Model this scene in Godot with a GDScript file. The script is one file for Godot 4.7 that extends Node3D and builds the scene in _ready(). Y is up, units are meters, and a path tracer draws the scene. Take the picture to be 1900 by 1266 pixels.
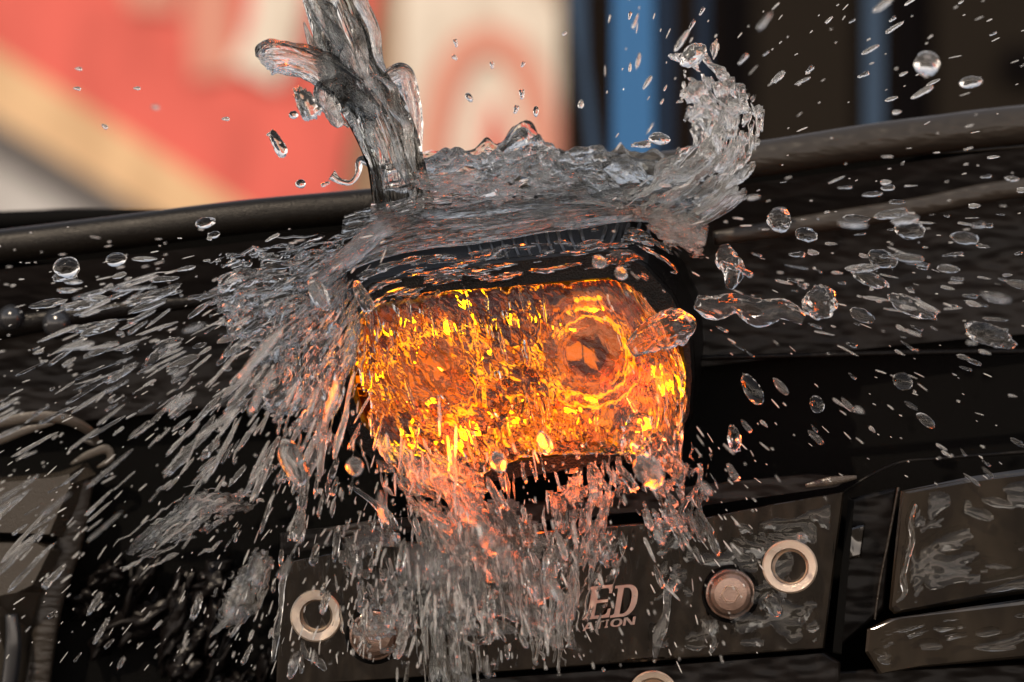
extends Node3D
# A lit amber work lamp on the black front of a truck, doused by a jet of water; a painted wall behind.
# P() gives the point at depth z (0 = plane through the lamp's lens, + towards the viewer) on the line of sight of
# one place of the 1900 x 1266 photograph; everything stands at real sizes and depths (the frame is 0.45 m wide at z = 0).
const D := 1.25
const K := 0.45 / 1900.0
var rng := RandomNumberGenerator.new()
var noise := FastNoiseLite.new()
var M := {}
var protos := {}

func P(x: float, y: float, z := 0.0) -> Vector3:
	var s := (D - z) / D
	return Vector3((x - 950.0) * K * s, 1.0 + (633.0 - y) * K * s, z)

func lin(r: float, g: float, b: float, a := 1.0) -> Color:
	var c := Color(r, g, b).linear_to_srgb()
	c.a = a
	return c

# ---------- materials
func mat(called: String, c: Color, rough := 0.5, metal := 0.0, spec := 0.5) -> StandardMaterial3D:
	var m := StandardMaterial3D.new()
	m.resource_name = called
	m.albedo_color = c
	m.roughness = rough
	m.metallic = metal
	m.metallic_specular = spec
	M[called] = m
	return m

func noise_tex(size: int, freq: float, octaves := 4, kind := FastNoiseLite.TYPE_SIMPLEX_SMOOTH, ridged := false, s := 1) -> NoiseTexture2D:
	var n := FastNoiseLite.new()
	n.seed = s
	n.noise_type = kind
	n.frequency = freq
	n.fractal_octaves = octaves
	n.fractal_type = FastNoiseLite.FRACTAL_RIDGED if ridged else FastNoiseLite.FRACTAL_FBM
	var t := NoiseTexture2D.new()
	t.width = size
	t.height = size
	t.seamless = true
	t.noise = n
	return t

func ramp_tex(size: int, freq: float, stops: Array, octaves := 5, s := 1) -> NoiseTexture2D:
	var t := noise_tex(size, freq, octaves, FastNoiseLite.TYPE_SIMPLEX_SMOOTH, false, s)
	var g := Gradient.new()
	var offs := PackedFloat32Array()
	var cols := PackedColorArray()
	for e in stops:
		offs.append(e[0])
		cols.append(e[1])
	g.offsets = offs
	g.colors = cols
	t.color_ramp = g
	return t

func relief(m: StandardMaterial3D, t: Texture2D, cm: float, scale: Vector3, triplanar := true) -> StandardMaterial3D:
	m.heightmap_enabled = true
	m.heightmap_texture = t
	m.heightmap_scale = cm
	m.uv1_scale = scale
	m.uv1_triplanar = triplanar
	m.uv1_world_triplanar = triplanar
	return m

func water(called: String, air: float, t: Texture2D = null, cm := 0.0, scale := Vector3.ONE) -> StandardMaterial3D:
	var m := mat(called, Color(0.97, 0.98, 0.98, air), 0.02)
	m.transparency = BaseMaterial3D.TRANSPARENCY_ALPHA
	m.refraction_enabled = true
	m.refraction_scale = 0.033
	if t:
		relief(m, t, cm, scale, false)
	return m

func amber(called: String, power: float, warm := 0.27) -> StandardMaterial3D:
	var m := mat(called, lin(0.03, 0.006, 0.0005), 0.25, 0.0, 0.15)
	m.emission_enabled = true
	m.emission = lin(1.0, warm, 0.001)
	m.emission_energy_multiplier = power
	return m

# ---------- mesh builders (front faces clockwise)
func finish(v: PackedVector3Array, idx: PackedInt32Array, uv := PackedVector2Array(), smooth := true, closed := true) -> ArrayMesh:
	if closed:
		var c := Vector3.ZERO
		for p in v:
			c += p
		c /= maxf(1.0, v.size())
		var vol := 0.0
		for i in range(0, idx.size(), 3):
			vol += (v[idx[i]] - c).dot((v[idx[i + 1]] - c).cross(v[idx[i + 2]] - c))
		if vol > 0.0:
			for i in range(0, idx.size(), 3):
				var t := idx[i]
				idx[i] = idx[i + 1]
				idx[i + 1] = t
	if not smooth:
		var v2 := PackedVector3Array()
		var u2 := PackedVector2Array()
		for i in idx:
			v2.append(v[i])
			if uv.size():
				u2.append(uv[i])
		v = v2
		uv = u2
		idx = PackedInt32Array(range(v.size()))
	var n := PackedVector3Array()
	n.resize(v.size())
	for i in range(0, idx.size(), 3):
		var a := idx[i]
		var b := idx[i + 1]
		var d := idx[i + 2]
		var f := (v[d] - v[a]).cross(v[b] - v[a])
		n[a] += f
		n[b] += f
		n[d] += f
	for i in n.size():
		n[i] = n[i].normalized() if n[i].length_squared() > 1e-30 else Vector3(0, 0, 1)
	var arr := []
	arr.resize(Mesh.ARRAY_MAX)
	arr[Mesh.ARRAY_VERTEX] = v
	arr[Mesh.ARRAY_NORMAL] = n
	if uv.size():
		arr[Mesh.ARRAY_TEX_UV] = uv
	arr[Mesh.ARRAY_INDEX] = idx
	var m := ArrayMesh.new()
	m.add_surface_from_arrays(Mesh.PRIMITIVE_TRIANGLES, arr)
	return m

# closed rings of equal count joined in order; the first and last are capped when asked
func loft(rings: Array, cap_a := true, cap_b := true, smooth := false) -> ArrayMesh:
	var v := PackedVector3Array()
	var idx := PackedInt32Array()
	var n: int = rings[0].size()
	for r in rings:
		v.append_array(PackedVector3Array(r))
	for k in rings.size() - 1:
		for i in n:
			var a := k * n + i
			var b := k * n + (i + 1) % n
			idx.append_array(PackedInt32Array([a, b, b + n, a, b + n, a + n]))
	for e in 2:
		if not (cap_a if e == 0 else cap_b):
			continue
		var ring: Array = rings[0] if e == 0 else rings[-1]
		var c := Vector3.ZERO
		for p in ring:
			c += p
		v.append(c / n)
		var off := 0 if e == 0 else (rings.size() - 1) * n
		for i in n:
			if e == 0:
				idx.append_array(PackedInt32Array([v.size() - 1, off + (i + 1) % n, off + i]))
			else:
				idx.append_array(PackedInt32Array([v.size() - 1, off + i, off + (i + 1) % n]))
	return finish(v, idx, PackedVector2Array(), smooth)

func poly(pts: Array, z: float, grow := 0.0, dx := 0.0, dy := 0.0, tilt := 0.0) -> Array:
	var c := Vector2.ZERO
	for p in pts:
		c += Vector2(p[0], p[1])
	c /= pts.size()
	var out := []
	for p in pts:
		var q := Vector2(p[0], p[1])
		q += (q - c).normalized() * grow
		out.append(P(q.x + dx, q.y + dy, z + tilt * (q.y - c.y) * K))
	return out

# a slab with a front bevel: pixels of its front outline, depth of the front, thickness, bevel in pixels
func slab(pts: Array, z: float, thick: float, bevel := 4.0, tilt := 0.0) -> ArrayMesh:
	return loft([poly(pts, z - thick, 0.0, 0, 0, tilt), poly(pts, z - bevel * K, 0.0, 0, 0, tilt), poly(pts, z - bevel * K * 0.3, -bevel * 0.7, 0, 0, tilt), poly(pts, z, -bevel * 1.6, 0, 0, tilt)])

func cat(a: Vector3, b: Vector3, c: Vector3, d: Vector3, t: float) -> Vector3:
	return 0.5 * (2.0 * b + (c - a) * t + (2.0 * a - 5.0 * b + 4.0 * c - d) * t * t + (3.0 * b - a - 3.0 * c + d) * t * t * t)

func along(pts: Array, t: float) -> Vector3:
	var n := pts.size()
	var f := clampf(t, 0.0, 1.0) * (n - 1)
	var i := mini(int(f), n - 2)
	return cat(pts[maxi(i - 1, 0)], pts[i], pts[i + 1], pts[mini(i + 2, n - 1)], f - i)

func alongf(vals: Array, t: float) -> float:
	var f := clampf(t, 0.0, 1.0) * (vals.size() - 1)
	var i := mini(int(f), vals.size() - 2)
	return lerpf(vals[i], vals[i + 1], f - i)

func patch(rows: Array, u: float, v: float) -> Vector3:
	var col := []
	for r in rows:
		col.append(along(r, u))
	return along(col, v)

func rows_of(px: Array) -> Array:      # rows of [x, y, z] to rows of points
	var out := []
	for r in px:
		var row := []
		for p in r:
			row.append(P(p[0], p[1], p[2]))
		out.append(row)
	return out

# a ragged sheet of water: rows run with the flow (u), v goes across; thick(u, v) in 0..1 says how thick, 0 is a hole
func sheet(rows: Array, nu: int, nv: int, half: float, thick: Callable, lift = null) -> ArrayMesh:
	var mid := PackedVector3Array()
	for j in nv + 1:
		for i in nu + 1:
			mid.append(patch(rows, float(i) / nu, float(j) / nv))
	var v := PackedVector3Array()
	var uv := PackedVector2Array()
	var fs := PackedFloat32Array()
	v.resize(mid.size() * 2)
	uv.resize(mid.size() * 2)
	fs.resize(mid.size())
	var w := nu + 1
	for j in nv + 1:
		for i in w:
			var k := j * w + i
			var du := mid[j * w + mini(i + 1, nu)] - mid[j * w + maxi(i - 1, 0)]
			var dv := mid[mini(j + 1, nv) * w + i] - mid[maxi(j - 1, 0) * w + i]
			var n := du.cross(dv).normalized()
			if n.z < 0.0:
				n = -n
			var u := float(i) / nu
			var q := float(j) / nv
			var f: float = thick.call(u, q)
			if i == 0 or j == 0 or i == nu or j == nv:
				f = 0.0
			f = maxf(f, 0.0)
			fs[k] = f
			var h := half * sqrt(f) if f < 1.0 else half * (0.5 + 0.5 * f)
			var l: float = lift.call(u, q) if lift != null else 0.0
			v[k] = mid[k] + n * (h + l)
			v[k + mid.size()] = mid[k] + n * (l * 0.6 - h)
			uv[k] = Vector2(u, q)
			uv[k + mid.size()] = Vector2(u + 0.37, q + 0.21)
	var idx := PackedInt32Array()
	var m := mid.size()
	for j in nv:
		for i in nu:
			var a := j * w + i
			if fs[a] + fs[a + 1] + fs[a + w] + fs[a + w + 1] <= 0.0:
				continue
			idx.append_array(PackedInt32Array([a, a + 1, a + w + 1, a, a + w + 1, a + w, a + m, a + w + 1 + m, a + 1 + m, a + m, a + w + m, a + w + 1 + m]))
	return finish(v, idx, uv)

# a tube along points with radii, dented along the flow
func tube(pts: Array, radii: Array, segs: int, sides: int, rough := 0.0, fu := 3.0, fa := 3.0, flat := 1.0, seed_ := 0.0) -> ArrayMesh:
	var v := PackedVector3Array()
	var uv := PackedVector2Array()
	var idx := PackedInt32Array()
	add_tube(v, uv, idx, pts, radii, segs, sides, rough, fu, fa, flat, seed_)
	return finish(v, idx, uv)

func add_tube(v: PackedVector3Array, uv: PackedVector2Array, idx: PackedInt32Array, pts: Array, radii: Array, segs: int, sides: int, rough := 0.0, fu := 3.0, fa := 3.0, flat := 1.0, seed_ := 0.0) -> void:
	var first := v.size()
	for k in segs + 1:
		var t := float(k) / segs
		var c := along(pts, t)
		var d := (along(pts, minf(t + 0.01, 1.0)) - along(pts, maxf(t - 0.01, 0.0))).normalized()
		var side := d.cross(Vector3(0, 0, 1)).normalized()
		if side.length_squared() < 0.5:
			side = Vector3(1, 0, 0)
		var front := side.cross(d).normalized()
		var r := alongf(radii, t)
		for s in sides:
			var a := TAU * s / sides
			var e := 1.0
			if rough > 0.0:
				var ca := cos(a) * fa
				var sa := sin(a) * fa
				e += rough * (noise.get_noise_3d(ca * 40.0, sa * 40.0, t * fu * 40.0 + seed_) + 0.6 * noise.get_noise_3d(ca * 110.0, sa * 110.0, t * fu * 90.0 + seed_ + 300.0))
			v.append(c + (side * cos(a) + front * sin(a) * flat) * r * e)
			uv.append(Vector2(t, float(s) / sides))
	v.append(along(pts, 0.0))
	v.append(along(pts, 1.0))
	uv.append(Vector2.ZERO)
	uv.append(Vector2.ONE)
	var last := first + segs * sides
	for k in segs:
		for s in sides:
			var a := first + k * sides + s
			var b := first + k * sides + (s + 1) % sides
			idx.append_array(PackedInt32Array([a, b, b + sides, a, b + sides, a + sides]))
	for s in sides:
		idx.append_array(PackedInt32Array([v.size() - 2, first + (s + 1) % sides, first + s]))
		idx.append_array(PackedInt32Array([v.size() - 1, last + s, last + (s + 1) % sides]))

# many thin threads of water that follow a patch of flow, joined into one mesh
func strands(rows: Array, count: int, length: Vector2, width: Vector2, spread: float, u_range := Vector2(0, 1), keep = null) -> ArrayMesh:
	var v := PackedVector3Array()
	var uv := PackedVector2Array()
	var idx := PackedInt32Array()
	for k in count:
		var u := rng.randf_range(u_range.x, u_range.y)
		var q := clampf(0.5 + rng.randfn() * 0.24, -0.05, 1.05)
		if noise.get_noise_3d(u * 110.0, q * 150.0, count + 0.5) < -0.05:
			continue
		var du := rng.randf_range(length.x, length.y)
		if keep != null and not keep.call(u, q):
			continue
		var off := Vector3(rng.randfn(), rng.randfn(), rng.randfn()) * spread
		var pts := []
		for i in 5:
			var t := i / 4.0
			pts.append(patch(rows, clampf(u + du * t, 0.0, 1.3), q) + off + Vector3(rng.randfn(), rng.randfn(), rng.randfn()) * spread * 0.12)
		if (pts[4] - pts[0]).length() < 0.002:
			continue
		var r := rng.randf_range(width.x, width.y) * K * 0.5
		add_tube(v, uv, idx, pts, [r * 0.15, r * 0.8, r, r * rng.randf_range(0.6, 1.3), r * 0.9, r * 0.2], 8, 6, 0.35, 3.0, 1.0, 1.0, k * 17.0)
	return finish(v, idx, uv)

# a lump: a ball with noise, its long way along x, 1 x 1 x 1 before scaling
func lump(rough: float, freq: float, s: float, taper := 0.0, square := 2.0, nu := 22, nv := 14) -> ArrayMesh:
	var v := PackedVector3Array()
	var uv := PackedVector2Array()
	var idx := PackedInt32Array()
	for j in nv + 1:
		for i in nu:
			var th := PI * j / nv
			var ph := TAU * i / nu
			var x := -cos(th)
			var ring := pow(maxf(1.0 - pow(absf(x), square), 0.0), 1.0 / square) * (1.0 + taper * x)
			var d := Vector3(x, ring * cos(ph), ring * sin(ph))
			var q := d * freq * 40.0
			var e := 1.0 + rough * (noise.get_noise_3d(q.x + s, q.y, q.z) + 0.5 * noise.get_noise_3d(q.x * 2.3 + s, q.y * 2.3, q.z * 2.3 + 90.0))
			v.append(d * 0.5 * e)
			uv.append(Vector2(float(j) / nv, float(i) / nu))
	for j in nv:
		for i in nu:
			var a := j * nu + i
			var b := j * nu + (i + 1) % nu
			idx.append_array(PackedInt32Array([a, b, b + nu, a, b + nu, a + nu]))
	return finish(v, idx, uv)

# profile [[radius px, z offset m], ...] turned about an axis through a pixel that faces the viewer
func turned(cx: float, cy: float, z: float, profile: Array, segs := 40, smooth := false, sx := 1.0, sy := 1.0, lean := Vector2.ZERO, axis := Vector2.ZERO) -> ArrayMesh:
	var rings := []
	for p in profile:
		var ring := []
		for i in segs:
			var a := TAU * i / segs
			ring.append(P(cx + cos(a) * p[0] * sx + axis.x * minf(p[1], 0.0), cy - sin(a) * p[0] * sy + axis.y * minf(p[1], 0.0), z + p[1]) + Vector3(0, 0, (lean.x * cos(a) + lean.y * sin(a)) * p[0] * K))
		rings.append(ring)
	return loft(rings, true, true, smooth)

# ---------- naming
func numbered(called: String) -> String:
	if not has_node(called):
		return called
	var k := 1
	while has_node("%s_%03d" % [called, k]):
		k += 1
	return "%s_%03d" % [called, k]

func obj(called: String, m: Mesh, material: Material, parent: Node = null) -> MeshInstance3D:
	var o := MeshInstance3D.new()
	o.mesh = m
	o.material_override = material
	if parent == null:
		o.name = numbered(called)
		add_child(o)
	else:
		var name_ := called
		var k := 0
		while parent.has_node(name_):
			k += 1
			name_ = "%s_%03d" % [called, k]
		o.name = name_
		parent.add_child(o)
	return o

func tag(o: Node3D, label: String, category: String, group := "", kind := "") -> Node3D:
	if label:
		o.set_meta("label", label)
	if category:
		o.set_meta("category", category)
	if group:
		o.set_meta("group", group)
	if kind:
		o.set_meta("kind", kind)
	return o

func thing(called: String, label: String, category: String, at := Vector3.ZERO, group := "") -> Node3D:
	var o := Node3D.new()
	o.name = numbered(called)
	add_child(o)
	o.position = at
	return tag(o, label, category, group)

func part(called: String, m: ArrayMesh, material: Material, parent: Node3D) -> MeshInstance3D:   # a mesh given in world places under a thing
	var o := obj(called, m, material, parent)
	var q: Node = parent
	var off := Vector3.ZERO
	while q is Node3D and q != self:
		off += q.position
		q = q.get_parent()
	o.position = -off
	return o

func _ready() -> void:
	rng.seed = 20240
	noise.seed = 7
	noise.noise_type = FastNoiseLite.TYPE_SIMPLEX_SMOOTH
	noise.frequency = 0.025
	noise.fractal_octaves = 2
	# camera
	var cam := Camera3D.new()
	cam.name = "camera"
	cam.position = Vector3(0, 1.0, D)
	cam.near = 0.05
	cam.far = 400.0
	var ca := CameraAttributesPhysical.new()
	ca.frustum_focal_length = 100.0
	ca.frustum_focus_distance = D - 0.012
	ca.frustum_near = 0.05
	ca.frustum_far = 400.0
	ca.exposure_aperture = 5.0
	cam.attributes = ca
	add_child(cam)
	# sky, sun, exposure
	var env := Environment.new()
	env.background_mode = Environment.BG_SKY
	var sm := ProceduralSkyMaterial.new()
	sm.sky_top_color = lin(0.24, 0.26, 0.31)
	sm.sky_horizon_color = lin(2.3, 1.92, 1.6)
	sm.sky_curve = 0.13
	sm.ground_bottom_color = lin(0.3, 0.25, 0.2)
	sm.ground_horizon_color = lin(0.5, 0.45, 0.4)
	sm.sun_angle_max = 1.0
	var sky := Sky.new()
	sky.sky_material = sm
	env.sky = sky
	env.background_energy_multiplier = 1.0
	env.tonemap_mode = Environment.TONE_MAPPER_LINEAR
	env.tonemap_exposure = 1.55
	env.sdfgi_enabled = true
	env.ssao_enabled = true
	env.ssil_enabled = true
	var we := WorldEnvironment.new()
	we.name = "world_environment"
	we.environment = env
	add_child(we)
	var sun := DirectionalLight3D.new()
	sun.name = "sun"
	sun.light_color = Color(1.0, 0.91, 0.8)
	sun.light_energy = 0.7
	sun.light_angular_distance = 0.6
	sun.shadow_enabled = true
	sun.look_at_from_position(Vector3(-1.6, 3.4, 2.6), Vector3.ZERO)
	add_child(sun)

	make_materials()
	make_setting()
	make_truck()
	make_plate()
	make_lamp()
	make_water()
	make_drops()

func make_materials() -> void:
	var film := noise_tex(512, 0.009, 2, FastNoiseLite.TYPE_SIMPLEX_SMOOTH, false, 3)
	var grain := noise_tex(512, 0.09, 3, FastNoiseLite.TYPE_SIMPLEX, false, 5)
	var streak := noise_tex(1024, 0.008, 3, FastNoiseLite.TYPE_SIMPLEX_SMOOTH, false, 9)
	var ridge := noise_tex(1024, 0.008, 4, FastNoiseLite.TYPE_SIMPLEX_SMOOTH, true, 11)
	M.streak_tex = streak
	M.ridge_tex = ridge
	# setting
	var g := mat("ground", Color.WHITE, 0.95, 0.0, 0.3)
	g.albedo_texture = ramp_tex(512, 0.01, [[0.0, lin(0.10, 0.08, 0.062)], [0.5, lin(0.14, 0.112, 0.088)], [1.0, lin(0.19, 0.155, 0.125)]])
	g.uv1_scale = Vector3(0.4, 0.4, 0.4)
	g.uv1_triplanar = true
	g.uv1_world_triplanar = true
	mat("paint_red", lin(0.74, 0.135, 0.108), 0.7)
	mat("paint_red_deep", lin(0.62, 0.16, 0.12), 0.7)
	mat("paint_pink", lin(0.63, 0.28, 0.21), 0.7)
	mat("paint_cream", lin(0.78, 0.72, 0.63), 0.7)
	mat("paint_tan", lin(0.76, 0.52, 0.30), 0.7)
	mat("paint_brown", lin(0.33, 0.22, 0.14), 0.8)
	mat("paint_grey", lin(0.11, 0.105, 0.105), 0.8)
	mat("paint_white", lin(0.52, 0.52, 0.52), 0.8)
	var stains := ramp_tex(512, 0.01, [[0.2, Color(0.9, 0.89, 0.88)], [0.5, Color(0.97, 0.97, 0.97)], [0.8, Color(1, 1, 1)]], 4, 31)
	for k in ["paint_red", "paint_cream", "paint_tan", "paint_white", "paint_brown"]:
		M[k].albedo_texture = stains
		M[k].uv1_triplanar = true
		M[k].uv1_world_triplanar = true
		M[k].uv1_scale = Vector3(0.9, 0.35, 0.9)
	mat("post_blue", lin(0.016, 0.125, 0.33), 0.5)
	mat("post_navy", lin(0.012, 0.045, 0.10), 0.6)
	mat("post_slate", lin(0.022, 0.055, 0.11), 0.7)
	mat("dark_brown", lin(0.008, 0.0055, 0.0042), 0.9, 0.0, 0.2)
	mat("dark_grey", lin(0.015, 0.0122, 0.0095), 0.9, 0.0, 0.2)
	mat("dark_black", lin(0.004, 0.0035, 0.004), 0.9, 0.0, 0.1)
	# truck
	relief(mat("body_black", lin(0.006, 0.005, 0.005), 0.32, 0.0, 0.3), film, 0.08, Vector3(9, 22, 9))
	relief(mat("lip_black", lin(0.007, 0.006, 0.005), 0.36, 0.0, 0.32), grain, 0.02, Vector3(14, 30, 14))
	relief(mat("lip_brown", lin(0.022, 0.018, 0.014), 0.4, 0.0, 0.5), film, 0.06, Vector3(14, 40, 14))
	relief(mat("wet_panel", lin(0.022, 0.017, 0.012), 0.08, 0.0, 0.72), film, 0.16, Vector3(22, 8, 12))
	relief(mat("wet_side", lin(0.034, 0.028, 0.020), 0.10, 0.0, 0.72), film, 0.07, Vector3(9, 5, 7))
	relief(mat("tan_panel", lin(0.042, 0.036, 0.029), 0.26, 0.0, 0.5), grain, 0.02, Vector3(20, 20, 20))
	relief(mat("tan_bar", lin(0.05, 0.042, 0.034), 0.3, 0.0, 0.5), grain, 0.02, Vector3(20, 20, 20))
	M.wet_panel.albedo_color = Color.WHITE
	M.wet_panel.albedo_texture = ramp_tex(512, 0.008, [[0.25, lin(0.003, 0.0025, 0.002)], [0.5, lin(0.008, 0.0065, 0.005)], [0.8, lin(0.016, 0.013, 0.010)]], 5, 21)  # mottled tones stand in for bright and dark reflections on the plate
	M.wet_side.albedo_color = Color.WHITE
	M.wet_side.albedo_texture = ramp_tex(512, 0.008, [[0.25, lin(0.006, 0.005, 0.004)], [0.5, lin(0.013, 0.011, 0.008)], [0.8, lin(0.022, 0.018, 0.0135)]], 4, 22)  # uneven tones painted in place of wavy reflections on the side panels
	mat("recess_black", lin(0.003, 0.003, 0.003), 0.7, 0.0, 0.15)
	relief(mat("bezel_black", lin(0.003, 0.0025, 0.0025), 0.3, 0.0, 0.27), grain, 0.02, Vector3(16, 16, 16))
	mat("fin_black", lin(0.02, 0.022, 0.026), 0.2, 0.0, 0.6)
	relief(mat("washer_steel", lin(0.5, 0.42, 0.345), 0.26, 0.6, 0.6), grain, 0.015, Vector3(26, 26, 26))
	relief(mat("bolt_steel", lin(0.33, 0.235, 0.195), 0.22, 0.75, 0.6), grain, 0.01, Vector3(26, 26, 26))
	mat("bore_steel", lin(0.5, 0.38, 0.28), 0.3, 0.35, 0.6)
	mat("lettering", lin(0.4, 0.315, 0.275), 0.4)
	# lamp
	amber("glow_dim", 0.013, 0.10)
	amber("glow_low", 0.16, 0.13)
	amber("glow_mid", 0.62, 0.175)
	amber("glow_high", 2.1, 0.26)
	amber("glow_led", 9.0, 0.42)
	mat("amber_reflector", lin(0.28, 0.065, 0.003), 0.18, 0.95)
	var lens := mat("amber_lens", Color(1.0, 0.80, 0.45, 0.0), 0.03, 0.0, 0.2)
	lens.transparency = BaseMaterial3D.TRANSPARENCY_ALPHA
	# water
	water("water", 0.0)
	water("water_bead", 0.01)
	water("water_soft", 0.035)
	water("water_white", 0.09)
	water("water_mist", 0.12)
	water("water_dust", 0.3)
	water("water_pale", 0.07, streak, 0.06, Vector3(1.5, 5, 1))
	water("water_film", 0.0, ridge, 0.012, Vector3(2.0, 5.0, 1))
	water("water_flow", 0.015, streak, 0.05, Vector3(1.2, 6, 1))
	water("water_splash", 0.015, streak, 0.03, Vector3(1.5, 5, 1))
	water("water_jet", 0.0, streak, 0.06, Vector3(0.6, 4, 1))

func board(called: String, pts: Array, z: float, thick: float, material: Material, parent: Node3D) -> MeshInstance3D:
	return part(called, loft([poly(pts, z - thick), poly(pts, z)]), material, parent)

func band(called: String, path: Array, width: float, z: float, material: Material, parent: Node3D) -> MeshInstance3D:
	var l := []
	var r := []
	for i in path.size():
		var a := Vector2(path[maxi(i - 1, 0)][0], path[maxi(i - 1, 0)][1])
		var b := Vector2(path[mini(i + 1, path.size() - 1)][0], path[mini(i + 1, path.size() - 1)][1])
		var n := (b - a).normalized().orthogonal() * width * 0.5
		var c := Vector2(path[i][0], path[i][1])
		l.append(c + n)
		r.append(c - n)
	var rings := []
	for i in path.size():
		rings.append([P(l[i].x, l[i].y, z), P(r[i].x, r[i].y, z), P(r[i].x, r[i].y, z - 0.012), P(l[i].x, l[i].y, z - 0.012)])
	return part(called, loft(rings), material, parent)

func make_setting() -> void:
	var ground := PlaneMesh.new()
	ground.size = Vector2(400, 400)
	var go := obj("ground", null, M.ground)
	go.mesh = ground
	tag(go, "brown tarmac ground under the truck, seen only in reflections", "", "", "structure")
	# the painted wall
	var z := -8.0
	var w := thing("painted_wall", "out-of-focus wall painted red and cream with big rounded lettering", "wall", Vector3(-0.6, 0, z))
	board("wall_field", [[-1200, -500], [1090, -500], [1090, 1100], [-1200, 1100]], z, 0.3, M.paint_brown, w)
	board("red_field", [[-900, -400], [712, -400], [700, 0], [640, 300], [625, 620], [-900, 620]], z + 0.004 + 0.03, 0.03, M.paint_red, w)
	board("cream_field", [[742, -400], [960, -400], [1000, -60], [1062, 60], [1100, 200], [1140, 620], [742, 620]], z + 0.004 + 0.03, 0.03, M.paint_cream, w)
	band("tan_stripe", [[-600, -213], [-300, -24], [0, 165], [300, 354], [700, 606]], 112, z + 0.05, M.paint_tan, w)
	band("grey_stripe", [[-600, -94], [-300, 86], [0, 264], [200, 384], [400, 504]], 62, z + 0.058, M.paint_grey, w)
	board("white_field", [[-700, -150], [-300, 92], [0, 275], [200, 394], [240, 440], [240, 640], [-700, 640]], z + 0.04, 0.012, M.paint_white, w)
	band("letter_stroke", [[395, -200], [390, 60], [398, 140]], 85, z + 0.05, M.paint_pink, w)
	band("letter_stroke", [[520, -200], [515, 20], [495, 90], [470, 140]], 96, z + 0.062, M.paint_cream, w)
	band("letter_stroke", [[215, -100], [260, -8], [330, -10]], 60, z + 0.05, M.paint_pink, w)
	band("arch_stroke", [[792, 520], [806, 250], [828, 150], [862, 92], [905, 72], [950, 92], [985, 150], [1010, 250], [1026, 520]], 62, z + 0.05, M.paint_pink, w)
	board("arch_heart", [[880, 520], [886, 290], [900, 212], [915, 178], [932, 212], [950, 290], [962, 520]], z + 0.05, 0.012, M.paint_red_deep, w)
	# the dark opening to the right of the wall, with blue posts
	var d := thing("dark_shed", "dark open shed wall behind the truck, blotched brown and black", "shed", Vector3(0.9, 0, -3.4))
	board("back_wall", [[1040, -500], [3000, -500], [3000, 900], [1040, 900]], -3.4, 0.2, M.dark_brown, d)
	board("wall_panel", [[1400, -300], [1585, -300], [1585, 500], [1400, 500]], -3.36, 0.036, M.dark_grey, d)
	board("wall_panel", [[1735, -300], [2100, -300], [2100, 500], [1735, 500]], -3.36, 0.036, M.dark_grey, d)
	board("wall_panel", [[1325, -300], [1398, -300], [1398, 500], [1325, 500]], -3.37, 0.026, M.dark_black, d)
	board("wall_panel", [[1650, -300], [1722, -300], [1722, 500], [1650, 500]], -3.37, 0.026, M.dark_black, d)
	board("wall_panel", [[1870, 85], [1960, 95], [1960, 150], [1850, 140]], -3.34, 0.016, M.dark_black, d)
	var posts := [
		["broad bright blue steel post left of the dark shed", [[1137, -400], [1213, -400], [1213, 560], [1137, 560]], -0.95, M.post_blue],
		["dull blue post standing just right of the broad bright blue post", [[1219, -400], [1250, -400], [1250, 560], [1219, 560]], -1.05, M.post_slate],
		["thin blue post behind the splash plume", [[1294, -400], [1316, -400], [1316, 560], [1294, 560]], -1.1, M.post_slate],
		["faded slate blue post by itself on the far right of the shed", [[1604, -400], [1640, -400], [1640, 560], [1604, 560]], -1.2, M.post_slate],
		["leaning navy rail along the edge of the cream painted wall", [[1058, -400], [1076, -400], [1092, 120], [1130, 420], [1110, 560], [1094, 300], [1074, 120], [1056, 0]], -1.0, M.post_navy]]
	for p in posts:
		var c: Vector3 = P(p[1][0][0], 633, p[2])
		var o := thing("blue_post", p[0], "post", Vector3(c.x, 0.0, p[2]), "blue posts of the shed")
		var pts: Array = p[1].duplicate(true)
		if pts.size() == 4:
			for k in [2, 3]:
				pts[k][1] = 633 + 1.0 / (K * (D - p[2]) / D)
		part("shaft", slab(pts, p[2], 0.05, 3.0), p[3], o)

func bar(path: Array, radii: Array, segs: int, sides: int, flat := 1.0) -> ArrayMesh:
	var pts := []
	for p in path:
		pts.append(P(p[0], p[1], p[2]))
	return tube(pts, radii, segs, sides, 0.0, 1.0, 1.0, flat)

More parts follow.
